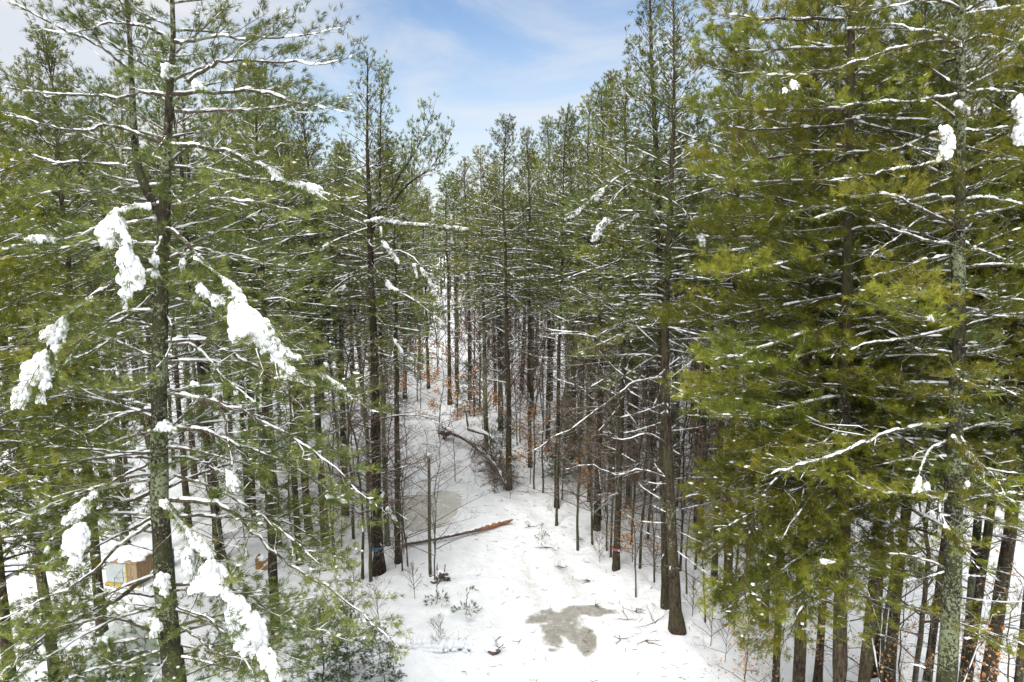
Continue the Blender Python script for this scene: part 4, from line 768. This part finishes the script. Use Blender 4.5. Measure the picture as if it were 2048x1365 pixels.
for px, Y, pr, lb in [(40, 17, 0, 'bushy pine close behind the boughs of the lichen pine, at the frame edge'), (150, 19.5, 1, 'full green pine behind the lichen pine and past the frame edge one'), (520, 19, 2, 'pine filling the gap between the lichen pine and the thick mossy stem'), (-60, 13, 0, 'pine half outside the frame beside the lichen pine'),
                      (600, 27, 1, 'full pine whose crown stands next to the candelabra pine'), (1480, 21, 2, 'pine with full crown next to the twin pines'), (1560, 20, 3, 'pine crown seen above the olive boughs'), (1800, 17.5, 2, 'pine crown between olive pine and lichen pine'), (2000, 16, 3, 'full olive pine beyond the lichen pine at the frame edge'), (1200, 27, 2, 'full pine with its crown close beside the twin tips'), (1230, 31, 0, 'pine rising behind the twin pines')]:
    x, y = fx(px, 700, Y); put((NEAR + MID)[pr + (0 if pr < 2 else 0)], 'pine', x, y, lb, sc=(1, 1, max(.6, min(1.0, tiph(x, y, 20) / 18.3))))
# the wood itself
def free(x, y, r):
    return all((x - a) ** 2 + (y - b) ** 2 > (r + c) ** 2 for a, b, c in taken)
def openness(x, y):   # clearings and the track
    if y < 44 and abs(x - xtrail(y)) < (2.6 if y < 34 else 1.2): return True
    g = G(850, 1018)
    if ((x - g[0]) / 3.0) ** 2 + ((y - g[1]) / 3.6) ** 2 < 1: return True
    px = 1024 + x / y * 1350
    if y < 38 and 790 < px < 1110: return True
    if 12 < y < 24 and px < 1300 and px > 380: return True
    if y < 24 and 100 < px <= 380: return True
    if 36 < y < 52 and 780 < px < 895: return rs.random() < .55
    return False
n = 0; tries = 0
bands = [(24, 36, 44, 1.15, MID, 'pines standing in the middle of the wood', 'snow-dusted pine among many in the middle of the wood'), (36, 58, 90, 1.3, None, 'pines deep in the wood', 'slender snow-dusted pine deep in the wood'), (58, 92, 105, 1.15, FAR, 'distant pines', 'small-looking distant pine in the packed far wood')]
for y0, y1, cnt, rad, pr, grp, lb in bands:
    n = 0; tries = 0
    while n < cnt and tries < 20000:
        tries += 1; y = math.sqrt(y0 ** 2 + (y1 ** 2 - y0 ** 2) * rs.random()); a = (rs.random() * 2 - 1) * R(41); x = y * math.tan(a); 
        if openness(x, y) or not free(x, y, rad): continue
        pp = pr or (MID if y < 46 else FAR)
        if rs.random() < .7: pp = [q for q in pp if OLIVE[q.name] == (x > -.08 * y)] or pp
        hh = .9 + .16 * rs.random(); 
        hh = max(.62, min(hh, tiph(x, y) / 17.8))
        put(pp, 'pine', x, y, lb, grp, sc=(.85 + .4 * rs.random(),) * 2 + (hh,)); taken[-1] = (x, y, rad * .7); n += 1
n = 0
while n < 180:      # leafless understory
    y = 22 + 46 * rs.random() ** .9; a = (rs.random() * 2 - 1) * R(38); x = y * math.tan(a)
    if openness(x, y) or not free(x, y, .3): continue
    px = 1024 + x / y * 1350
    if px < (1000 if y < 38 else 760) and rs.random() < .7: continue
    if n > 70 and not (640 < px < 1460): continue
    put(POLE if y < 38 else FARBARE, 'leafless_sapling', x, y, 'leafless snow-lined sapling in the understory of the wood', 'leafless saplings in the understory', sc=.7 + .4 * rs.random()); n += 1
n = 0
while n < 34:      # thin leafless stems veiling both sides of the clearing
    px = rs.choice([rs.uniform(560, 800), rs.uniform(1110, 1420)]); y = rs.uniform(23, 36) if px < 900 else rs.uniform(21.5, 34); x = (px - 1024) / 1350 * y
    if (abs(x - xtrail(y)) < 2.7) or not free(x, y, .2): continue
    put(POLE, 'leafless_sapling', x, y, 'leafless snow-lined sapling in the understory of the wood', 'leafless saplings in the understory', sc=.35 + .4 * rs.random()); n += 1
# beech saplings that kept their orange leaves
for px, py, k, s, lb in [(878, 870, 1, .9, 'brightest orange-leaved beech at the root end of the uprooted tree'), (835, 800, 1, 1.0, 'rusty beech with sparse leaves at the edge of the far clearing'), (760, 830, 0, 1.1, 'rusty beech behind the candelabra pine'), (965, 860, 0, 1.0, 'small orange beech close behind the uprooted tree'), (1040, 880, 1, .9, 'tan-leaved beech behind the speckled tall pine'),
                         (1060, 960, 0, .9, 'low orange beech at the crown of the uprooted tree'), (1120, 950, 0, .9, 'orange beech inside the thicket past the track bend'), (1200, 960, 1, .9, 'wide pale orange beech in the thicket behind the marked pine'), (1180, 1010, 0, .8, 'small beech with peach leaves in the thicket by the track'), (1300, 1000, 0, 1.0, 'peach-leaved beech behind the twin pines'),
                         (1265, 1120, 2, .7, 'knee-high copper beech at the foot of the marked pine'), (1430, 1050, 1, .9, 'orange beech glimpsed under the olive boughs'), (1560, 1000, 1, 1.0, 'beech deep behind the dark row of stems'), (1400, 900, 1, .9, 'tan beech far behind the twin pines'), (900, 740, 1, 1.2, 'faint rusty beech in the far clearing')]:
    x, y = tpx(px, py); put(BEECH[k], 'beech_sapling', x, y, lb, sc=s)
for px, Y, k, s, lb in [(1490, 15.5, 2, 1.0, 'bright copper beech low under the olive boughs'), (1560, 15.0, 0, .8, 'copper beech between the first stems of the dark row'), (1700, 15.2, 1, .75, 'orange beech behind the fourth stem of the dark row'), (1800, 14.4, 1, .75, 'orange beech between the sixth and seventh dark stems'), (1970, 13.0, 1, .85, 'large-leaved orange beech before the broad tenth stem'), (1860, 15, 0, 1.0, 'orange beech beside the stout lichen pine'), (2030, 13.5, 0, 1.1, 'orange beech at the frame edge')]:
    x, y = fx(px, 1300, Y); put(BEECHN[k], 'beech_sapling', x, y, lb, sc=s)
# brush, low evergreens
for px, py, k, s, lb in [(1120, 1010, 0, .9, 'low dark brush under snow at the track bend'), (1155, 1025, 1, 1.0, 'second low brush beside the snowy one at the track bend'), (1200, 1125, 1, .9, 'tangled twiggy brush between slim stems and marked pine'), (1215, 1105, 0, .8, 'twiggy brush behind the marked pine'), (790, 1130, 0, .9, 'brush at the root end of the fallen pole'), (830, 1190, 1, .9, 'thin weeds before the broken snow-capped pole'),
                         (1420, 1285, 0, 1.0, 'brush beside the thick twin pine'), (1450, 1320, 2, .8, 'tall brush under the drooping olive bough'), (1385, 1230, 1, 1.0, 'brush clasping the thick twin pine'), (990, 985, 0, 1.0, 'dark brush at the crown end of the uprooted tree'), (1020, 1000, 1, 1.2, 'second brush at the crown end of the uprooted tree'), (950, 960, 1, .9, 'brush along the uprooted tree'),
                         (1310, 1150, 0, 1.0, 'brush between marked pine and twin pines'), (760, 1260, 2, .8, 'tall weeds before the snowy round log'), (880, 1295, 1, .8, 'wispy weeds rising from the snowy round log'), (700, 1240, 0, .9, 'brambles before the ribboned pine'), (620, 1130, 1, .9, 'weeds by the orange crate'), (170, 1180, 2, .9, 'weeds before the white box')]:
    x, y = tpx(px, py); put(BRUSH[k], 'brush', x, y, lb, sc=s, cat='shrub')
for px, py, k, s, lb in [(932, 1226, 2, .95, 'tiny evergreen seedling alone in the snow beside the track'), (871, 1205, 2, .9, 'tiny dark seedling below the broken snow-capped pole'), (1082, 1083, 2, .6, 'flat evergreen tuft on the far track'), (1130, 960, 1, .8, 'dark young hemlock in the thicket at the track bend'), (1000, 930, 0, .8, 'young hemlock behind the uprooted tree'), (1210, 900, 1, .9, 'dark young hemlock deep behind the marked pine'),
                         (700, 1345, 0, .55, 'dark snowy hemlock bush at the bottom by the hanging branch'), (770, 1365, 0, .5, 'low hemlock bush at the bottom by the snowy round log'), (940, 830, 0, 1.0, 'young hemlock in the far clearing'), (1420, 1000, 1, .9, 'young hemlock behind twin pines')]:
    x, y = tpx(px, py); put(LITTLE[k], 'hemlock', x, y, lb, sc=s, cat='young tree')
for px, Y, lb in [(640, 16.2, 'young hemlock at the bottom edge before the ribboned pine'), (120, 14, 'bushy hemlock at the bottom corner before the white box'), (230, 13.4, 'hemlock at the bottom edge under the lichen pine')]:
    x, y = fx(px, 1340, Y); put(LITTLE[0], 'hemlock', x, y, lb, sc=.8, cat='young tree')
# far-off wood that reads as one mass
def far_wood():
    src = [f for f in FAR]; rng = np.random.default_rng(9); vs = []; fs = []; ms = []; ats = []; n0 = 0
    A = Acc()
    for k in range(230):
        y = 92 + 75 * rng.random(); x = y * math.tan(R(43) * (2 * rng.random() - 1)); f = src[k % 5]; h = 17 * (.9 + .2 * rng.random())
        b = np.array([x, y, float(gz(x, y))]); tubes(A, b + np.array([[0, 0, -.3], [0, 0, h * .6], [0, 0, h]]), np.array([.2, .13, .02]), 4, 0, ref=np.array([0, 1, .02]))
        m = 150; z = h * (.42 + .58 * rng.random(m) ** 1.1); rr = 2.6 * (1 - (z / h - .42) / .58) ** .7 * np.sqrt(rng.random(m)) + .1; a = rng.random(m) * 6.28
        p = b + np.stack([rr * np.cos(a), rr * np.sin(a), z], 1); d = nrm(np.stack([np.cos(a), np.sin(a), .2 + 0 * a], 1))
        needles(A, p, d, 3, .75, .28, rng, 1, tint=rng.random(m) * .8)
        q = rng.random(m) < .22; blobs(A, p[q] + [0, 0, .1], .13, rng, (1.6, 1.6, .5), mat=2)
    link('distant_forest', newmesh('distant_forest', A, [M['bark'], M['needle'], M['snow']], None), kind='stuff', label='far-off wood closing the view behind all the pines')
far_wood()

# ------------------------------------------------------------------ fallen wood and made things
def lg(x, y, z=0): return np.array([x, y, float(gz(x, y)) + z])
def fallen_pole():
    rng = np.random.default_rng(21); a = lg(*tpx(812, 1093), .12); b = lg(*tpx(1026, 1050), .10); base = a.copy(); r = empty('fallen_pole', base, 'long thin fallen pole with bare reddish end lying across the track', 'fallen log')
    n = 22; t = np.linspace(0, 1, n)[:, None]; p = (a * (1 - t) + b * t) - base; p[:, 2] += .05 * np.sin(t[:, 0] * 3.1) ; p[:, 0:2] += (np.sin(t * 3.1) * .28 * np.array([.2, -1]))
    A = Acc(); rad = np.interp(t[:, 0], [0, .5, .8, .95, 1], [.075, .07, .11, .09, .02]); cut = 14
    tubes(A, p[:cut + 1], rad[:cut + 1], 9, 0, ref=np.array([0, .1, 1]), cap=True); B = Acc(); tubes(B, p[cut:], rad[cut:] * 1.02, 9, 0, ref=np.array([0, .1, 1]), cap=True)
    link('stem', newmesh('stem', A, [M['log']], None), r); link('bare_end', newmesh('bare_end', B, [M['redlog']], None), r)
    C = Acc(); snow_on(C, p + [0, .04, -.015], rad * .8, rng, .018, 1.3); link('snow_cover', newmesh('snow_cover', C, [M['snow']], True), r)
    D = Acc()
    for k in range(14): d = nrm(np.array([rng.normal() * .3 - .3, rng.normal(), rng.normal()])); tubes(D, np.array([[0, 0, 0], d * .15, d * .34]) , np.array([.03, .018, .005]), 4, 0)
    link('root_stub', newmesh('root_stub', D, [M['redlog']], True), r)
fallen_pole()
def uprooted():
    rng = np.random.default_rng(22); pts = [(893, 878), (930, 892), (965, 918), (995, 950), (1012, 978)]; w = [lg(*tpx(a, b), .0) for a, b in pts]
    for q, h in zip(w, (.5, .55, .42, .3, .2)): q[2] += h
    base = lg(w[0][0], w[0][1]); r = empty('uprooted_tree', base, 'uprooted tree lying under snow with split stems and a dark tangle of twigs', 'fallen tree')
    p = spline([q - base for q in w], 24); A = Acc(); tubes(A, p, np.linspace(.16, .05, 24), 10, 0, ref=np.array([0, .1, 1]), cap=True)
    q2 = spline([(w[1] + [.2, .3, .5]) - base, (w[2] + [.5, .6, .7]) - base, (w[3] + [.4, .7, .3]) - base], 14); 
    link('trunk', newmesh('trunk', A, [M['log']], None), r); B = Acc(); tubes(B, q2, np.linspace(.12, .03, 14), 8, 0, ref=np.array([0, .1, 1]), cap=True); tubes(B, np.array([q2[0], q2[0] + [-.1, .1, .5], q2[0] + [-.12, .1, .9]]), np.array([.07, .05, .04]), 7, 0); link('split_stem', newmesh('split_stem', B, [M['log']], None), r)
    S2 = Acc(); snow_on(S2, p, np.linspace(.15, .05, 24), rng, .045, 1.3, wob=.2); snow_on(S2, q2, np.linspace(.12, .03, 14), rng, .05, 1.3, wob=.2); link('snow_cover', newmesh('snow_cover', S2, [M['snow']], True), r)
    C = Acc()
    for k in range(80):
        s = .35 + .63 * rng.random(); b0, t0 = interp_path(p, np.array([s])); d = nrm(t0[0] * .5 + rng.normal(size=3) * [.8, .8, .55] + [0, 0, .15]); L1 = .4 + 1.3 * rng.random()
        path = b0[0] + d * np.linspace(0, 1, 5)[:, None] * L1; path[:, 2] -= np.linspace(0, 1, 5) ** 2 * .2; bare_limb(C, path, .024, rng, 0, 4, 8, True, .009)
    link('twigs', newmesh('twigs', C, [M['twig']], True), r)
    D = Acc()
    for k in range(26): d = nrm(np.array([-.9, .2, .2]) * .5 + rng.normal(size=3)); path = wob_path(p[0] * 1.0, p[0] + d * (.35 + .5 * rng.random()), 5, rng, .1); tubes(D, path, np.linspace(.05, .008, 5), 4, 0)
    blobs(D, p[0] + rng.normal(size=(24, 3)) * .16, .17, rng, (1, 1, 1), .3); link('root_plate', newmesh('root_plate', D, [M['log']], True), r)
uprooted()
def round_log():
    rng = np.random.default_rng(23); base = lg(*tpx(700, 1296)); e = lg(*tpx(958, 1296)); r = empty('snowy_log', base, 'half-buried round log under snow with dark bark showing in dashes', 'fallen log')
    n = 26; t = np.linspace(0, 1, n)[:, None]; p = (e - base) * t + [0, 0, .13]; p += rng.normal(size=p.shape) * .01; A = Acc(); tubes(A, p, .11 * (1 - .35 * t[:, 0]), 9, 0, ref=np.array([0, .1, 1]), cap=True); link('trunk', newmesh('trunk', A, [M['log']], None), r)
    S2 = Acc(); snow_on(S2, p + [0, .02, .0], np.full(n, .11), rng, .055, 1.5, wob=.3); snow_on(S2, p + [0, -.07, -.03], np.full(n, .08), rng, .04, 1.0, wob=.5); 
    for q in (-.13, .13): snow_on(S2, p + [0, q, -.1], np.full(n, .05), rng, .035, 1.0, wob=.4)
    link('snow_cover', newmesh('snow_cover', S2, [M['snow']], True), r)
    C = Acc()
    for k in range(14): b = p[rng.integers(8, n)]; d = nrm(np.array([rng.normal() * .7, -.3 * rng.random(), 1])); path = wob_path(b, b + d * (.2 + .5 * rng.random()), 5, rng, .1); tubes(C, path, np.linspace(.007, .003, 5), 3, 0)
    link('twigs', newmesh('twigs', C, [M['twig']], True), r)
    base = lg(*tpx(985, 1298)); r = empty('snowy_stump', base, 'small stump hidden under a snow mound with dark crooked root stubs', 'stump'); A = Acc()
    for a, l in ((-.3, .34), (.4, .3), (1.1, .42), (-.9, .25), (2.2, .22)): path = wob_path(np.array([.05, -.05, .05]), np.array([.05 + l * math.cos(a), -.1 + .2 * math.sin(a), .08 + l * .8 * abs(math.sin(a * 1.7))]), 6, rng, .1); tubes(A, path, np.linspace(.045, .014, 6), 6, 0)
    blobs(A, [[0.05, -.1, .05]], .12, rng, (1, 1, 1), .2, True); link('stump', newmesh('stump', A, [M['log']], True), r); B = Acc(); blobs(B, np.array([[-.25, .1, .10], [-.12, .05, .18], [-.35, 0, .05], [-.05, .15, .12]]), .22, rng, (1.2, 1, .8), .06, True); link('snow_cover', newmesh('snow_cover', B, [M['snow']], True), r)
round_log()
def drift():
    rng = np.random.default_rng(24); base = lg(*tpx(882, 1158)); r = empty('root_stump', base, 'dark gnarled root stump with two upright spikes, snow on top', 'stump'); A = Acc()
    tubes(A, wob_path(np.array([.12, 0, 0]), np.array([.16, 0, .55]), 6, rng, .03), np.linspace(.03, .018, 6), 6, 0); tubes(A, wob_path(np.array([-.12, .05, .1]), np.array([-.14, .05, .58]), 6, rng, .03), np.linspace(.04, .012, 6), 6, 0)
    blobs(A, np.array([[0, 0, .1], [.1, -.05, .2], [-.15, -.05, .05], [-.2, -.2, 0], [.2, 0, .05]]), .11, rng, (1.1, .9, .8), .3, True)
    for k in range(9): d = rng.normal(size=3) * [.2, .12, .12]; tubes(A, np.array([[0, 0, .12], d + [0, 0, .1], d * 1.7 + [0, 0, .06]]), np.array([.03, .02, .01]), 5, 0)
    link('stump', newmesh('stump', A, [M['log']], True), r); B = Acc(); blobs(B, np.array([[-.03, .04, .27], [.03, .05, .25], [-.08, 0, .22]]), .08, rng, (1.2, 1, .8), .1, True); link('snow_cover', newmesh('snow_cover', B, [M['snow']], True), r)
    x, y = tpx(861, 1152); base = lg(x, y); r = empty('broken_pole', base, 'broken standing pole with a flat snow-capped top and mossy green bark', 'dead tree'); top = P(858, 912, y) - base
    p = wob_path(np.array([0, 0, -.2]), top, 16, rng, .02); A = Acc(); tubes(A, p, np.linspace(.062, .05, 16), 10, 0, ref=np.array([0, 1, .02]), cap=True); link('trunk', newmesh('trunk', A, [M['sapling']], None), r)
    B = Acc(); blobs(B, [top + [0, 0, .03], top + [.03, 0, .05]], .07, rng, (1, 1, .7), .1, True); link('snow_cover', newmesh('snow_cover', B, [M['snow']], True), r)
    C = Acc()
    for k in range(12): s = .8 + .2 * rng.random(); b = p[int(s * 15)]; d = nrm(np.array([rng.normal(), rng.normal() * .6, .5 + rng.random()])); path = wob_path(b, b + d * (.5 + rng.random()), 6, rng, .12); bare_limb(C, path, .010, rng, 0, 4, 5, True, .004)
    link('crown', newmesh('crown', C, [M['twig']], True), r)
drift()
def box(acc, lo, hi, mat_=0, jit=0):
    lo = np.array(lo, float); hi = np.array(hi, float); v = np.array([[(lo, hi)[i][0], (lo, hi)[j][1], (lo, hi)[k][2]] for i in (0, 1) for j in (0, 1) for k in (0, 1)])
    acc.add(v, np.array([[0, 1, 3, 2], [4, 6, 7, 5], [0, 4, 5, 1], [2, 3, 7, 6], [0, 2, 6, 4], [1, 5, 7, 3]]), mat_, .5, False)
def made():
    rng = np.random.default_rng(25)
    x, y = tpx(266, 1158); base = lg(x, y); r = empty('storage_box', base, 'white-panelled wooden box on a yellow skid behind the lichen pine', 'box', rz=R(-9))
    def pt(nm, boxes, m, par=r):
        A = Acc(); [box(A, a, b) for a, b in boxes]; return link(nm, newmesh(nm, A, [M[m]], False), par)
    pt('panel', [((-.82, -.5, .16), (.10, -.46, 1.02)), ((-.80, -.46, .16), (-.76, .6, 1.0)), ((-.76, .56, .16), (.10, .6, 1.0))], 'panel')
    pt('panel_strip', [((-.83, -.515, .57), (.10, -.502, .60))], 'panel'); pt('corner_post', [((.103, -.52, .14), (.165, -.44, 1.06))], 'yellow')
    pt('side_board', [((.168, -.50, .10), (.62, -.46, 1.04)), ((.58, -.457, .12), (.62, .6, 1.02)), ((.12, .56, .12), (.577, .6, 1.0))], 'plank')
    pt('skid', [((-.86, -.56, -.02), (.14, -.45, .14)), ((-.86, .42, -.02), (.14, .56, .14)), ((.16, -.54, -.02), (.66, -.45, .09))], 'yellow'); pt('lid', [((-.86, -.55, 1.063), (.66, .64, 1.10))], 'plank')
    A = Acc(); blobs(A, np.stack([rng.uniform(-.8, .6, 60), rng.uniform(-.45, .58, 60), np.full(60, 1.13)], 1), .16, rng, (1.2, 1.2, .45), .08, True); link('snow_cover', newmesh('snow_cover', A, [M['snow']], True), r); r.scale = (.84, .84, .84)
    x, y = tpx(338, 1130); r = empty('blue_drum', lg(x, y), 'small blue drum with snow on top beside the white-panelled box', 'drum'); A = Acc()
    zz = np.array([.0, .02, .3, .31, .33, .6, .62, .64]); tubes(A, np.stack([0 * zz, 0 * zz, zz], 1), np.array([.19, .2, .2, .215, .2, .2, .21, .18]), 20, 0, ref=np.array([0, 1, .02]), cap=True); link('shell', newmesh('shell', A, [M['blue']], None), r)
    A = Acc(); blobs(A, rng.normal(size=(9, 3)) * [.07, .07, .01] + [0, 0, .68], .09, rng, (1.2, 1.2, .6), .1, True); link('snow_cover', newmesh('snow_cover', A, [M['snow']], True), r)
    x, y = tpx(531, 1130); r = empty('crate', lg(x, y), 'small orange-brown slatted crate standing in the open snow', 'crate', rz=R(8)); A = Acc()
    for z0, z1 in ((.0, .16), (.175, .32), (.335, .47)): box(A, (-.31, -.2, z0), (.31, -.165, z1)); box(A, (-.31, .165, z0), (.31, .2, z1)); box(A, (-.31, -.163, z0), (-.275, .163, z1)); box(A, (.275, -.163, z0), (.31, .163, z1))
    link('slats', newmesh('slats', A, [M['crate']], False), r); A = Acc()
    for sx in (-1, 1):
        for sy in (-1, 1): box(A, (sx * .25 - .022, sy * .145 - .018, -.03), (sx * .25 + .022, sy * .145 + .018, .49))
    link('corner_posts', newmesh('corner_posts', A, [M['plank']], False), r)
    A = Acc(); blobs(A, np.stack([rng.uniform(-.22, .22, 14), rng.uniform(-.13, .13, 14), np.full(14, .43)], 1), .12, rng, (1, 1, .6), .1, True); blobs(A, rng.normal(size=(7, 3)) * [.09, .04, .05] + [.05, -.21, .24], .04, rng, (1, .5, 1), .2, True); link('snow_cover', newmesh('snow_cover', A, [M['snow']], True), r)
    # pale canvas cover low behind the lichen pine
    x, y = tpx(232, 1356); r = empty('canvas_tent', lg(x, y), 'pale grey-green canvas hood with a small dark opening under the lichen pine', 'tent', rz=R(6)); A = Acc()
    u = np.linspace(0, 1, 9); yy = np.linspace(-.8, .8, 12); prof = np.stack([np.cos(np.pi * u) * .85, np.sin(np.pi * u) ** .7 * 1.05], 1); V = np.array([[a * (1 + .03 * rng.normal()), b, c * (1 + .03 * rng.normal())] for b in yy for a, c in prof]); i = np.arange(12 * 9).reshape(12, 9)
    A.add(V, np.stack([i[:-1, :-1], i[:-1, 1:], i[1:, 1:], i[1:, :-1]], -1).reshape(-1, 4)); A.add(V[:9], np.arange(9)[None]); A.add(V[-9:], np.arange(9)[::-1][None]); link('cover', newmesh('cover', A, [M['tarp']], None), r)
    A = Acc(); blobs(A, [[.25, -.82, .55]], .12, rng, (1, .25, 1.2), .05, True); link('opening', newmesh('opening', A, [M['dark']], True), r)  # solid dark blob on the closed end, its colour standing for shade inside
    # ribbon and marker
    x, y = bpy.data.objects['candelabra_pine'].location[:2]; h = P(760, 1092, y)[2]
    def ring(nm, cx, cy, z, rr, hh, m, lb, cat, tails=True):
        r = empty(nm, (cx, cy, z), lb, cat); A = Acc(); a = np.linspace(0, 2 * np.pi, 25); pts = np.stack([rr * np.cos(a), rr * np.sin(a), .01 * np.sin(3 * a)], 1)
        V = np.concatenate([pts - [0, 0, hh / 2], pts + [0, 0, hh / 2], pts * [1.08, 1.08, 1] + [0, 0, hh / 2], pts * [1.08, 1.08, 1] - [0, 0, hh / 2]]); n = 25; F = []
        for q in range(4):
            for j in range(n - 1): F.append([q * n + j, q * n + j + 1, (q + 1) % 4 * n + j + 1, (q + 1) % 4 * n + j])
        A.add(V, np.array(F)); link('band', newmesh('band', A, [M[m]], True), r)
        if tails:
            B = Acc()
            for dx in (-.06, .05): tubes(B, np.array([[.02, -rr - .02, 0], [.02 + dx * .6, -rr - .05, -.06], [.02 + dx, -rr - .04, -.17]]), np.array([.016, .016, .012]), 4, 0)
            link('tail', newmesh('tail', B, [M[m]], True), r)
        return r
    ring('ribbon', x, y, h, .235, .035, 'ribbon', 'blue ribbon tied round the foot of the candelabra pine', 'ribbon')
    x, y = tpx(1232, 1140); h = P(1232, 1097, y)[2]; r = ring('trail_marker', x, y, h, .158, .075, 'pink', 'pink and white marker band round a pine beside the track', 'marker', False)
    B = Acc(); box(B, (.02, -.182, -.036), (.09, -.173, .036)); link('white_patch', newmesh('white_patch', B, [M['white']], False), r)
made()
# twigs and bits dropped on the snow
def litter():
    rng = np.random.default_rng(31); A = Acc(); n = 1100; y = 16.5 + 26 * rng.random(n) ** 1.3; x = xtrail(y) + rng.normal(size=n) * 3.2 + 1.0; L1 = .04 + .22 * rng.random(n) ** 2.2; a = rng.random(n) * 6.28
    z = gz(x, y) + .035; c = np.stack([x, y, z], 1); d = np.stack([np.cos(a), np.sin(a), .15 * rng.normal(size=n)], 1)
    p = c[:, None] + d[:, None] * (L1[:, None] * np.array([-.5, 0, .5]))[..., None]; p[:, 1] += rng.normal(size=(n, 3)) * .02; tubes(A, p, np.clip(L1 * .05, .004, .011)[:, None] * np.array([[1, .9, .4]]), 4, 0)
    for px, py, s in [(1240, 1275, .5), (1255, 1240, .4), (1270, 1225, .35), (1100, 1105, .5), (1180, 1170, .35), (1160, 1085, .3), (1290, 1285, .5), (1060, 1060, .3), (1310, 1250, .6), (1130, 1140, .3), (1190, 1215, .25), (985, 985, .3), (1050, 990, .35)]:
        b = lg(*tpx(px, py), .05); 
        for k in range(4): d = nrm(rng.normal(size=3) * [1, .6, .3]); path = wob_path(b, b + d * s * (.5 + rng.random()), 5, rng, .1); bare_limb(A, path, .012, rng, 0, 4, 3, False, .005)
    link('twig_litter', newmesh('twig_litter', A, [M['twig']], True), kind='stuff', label='broken twigs and bark bits strewn on the snowy track')
litter()
build_ground()
for pr in PROTOS: kill(pr)
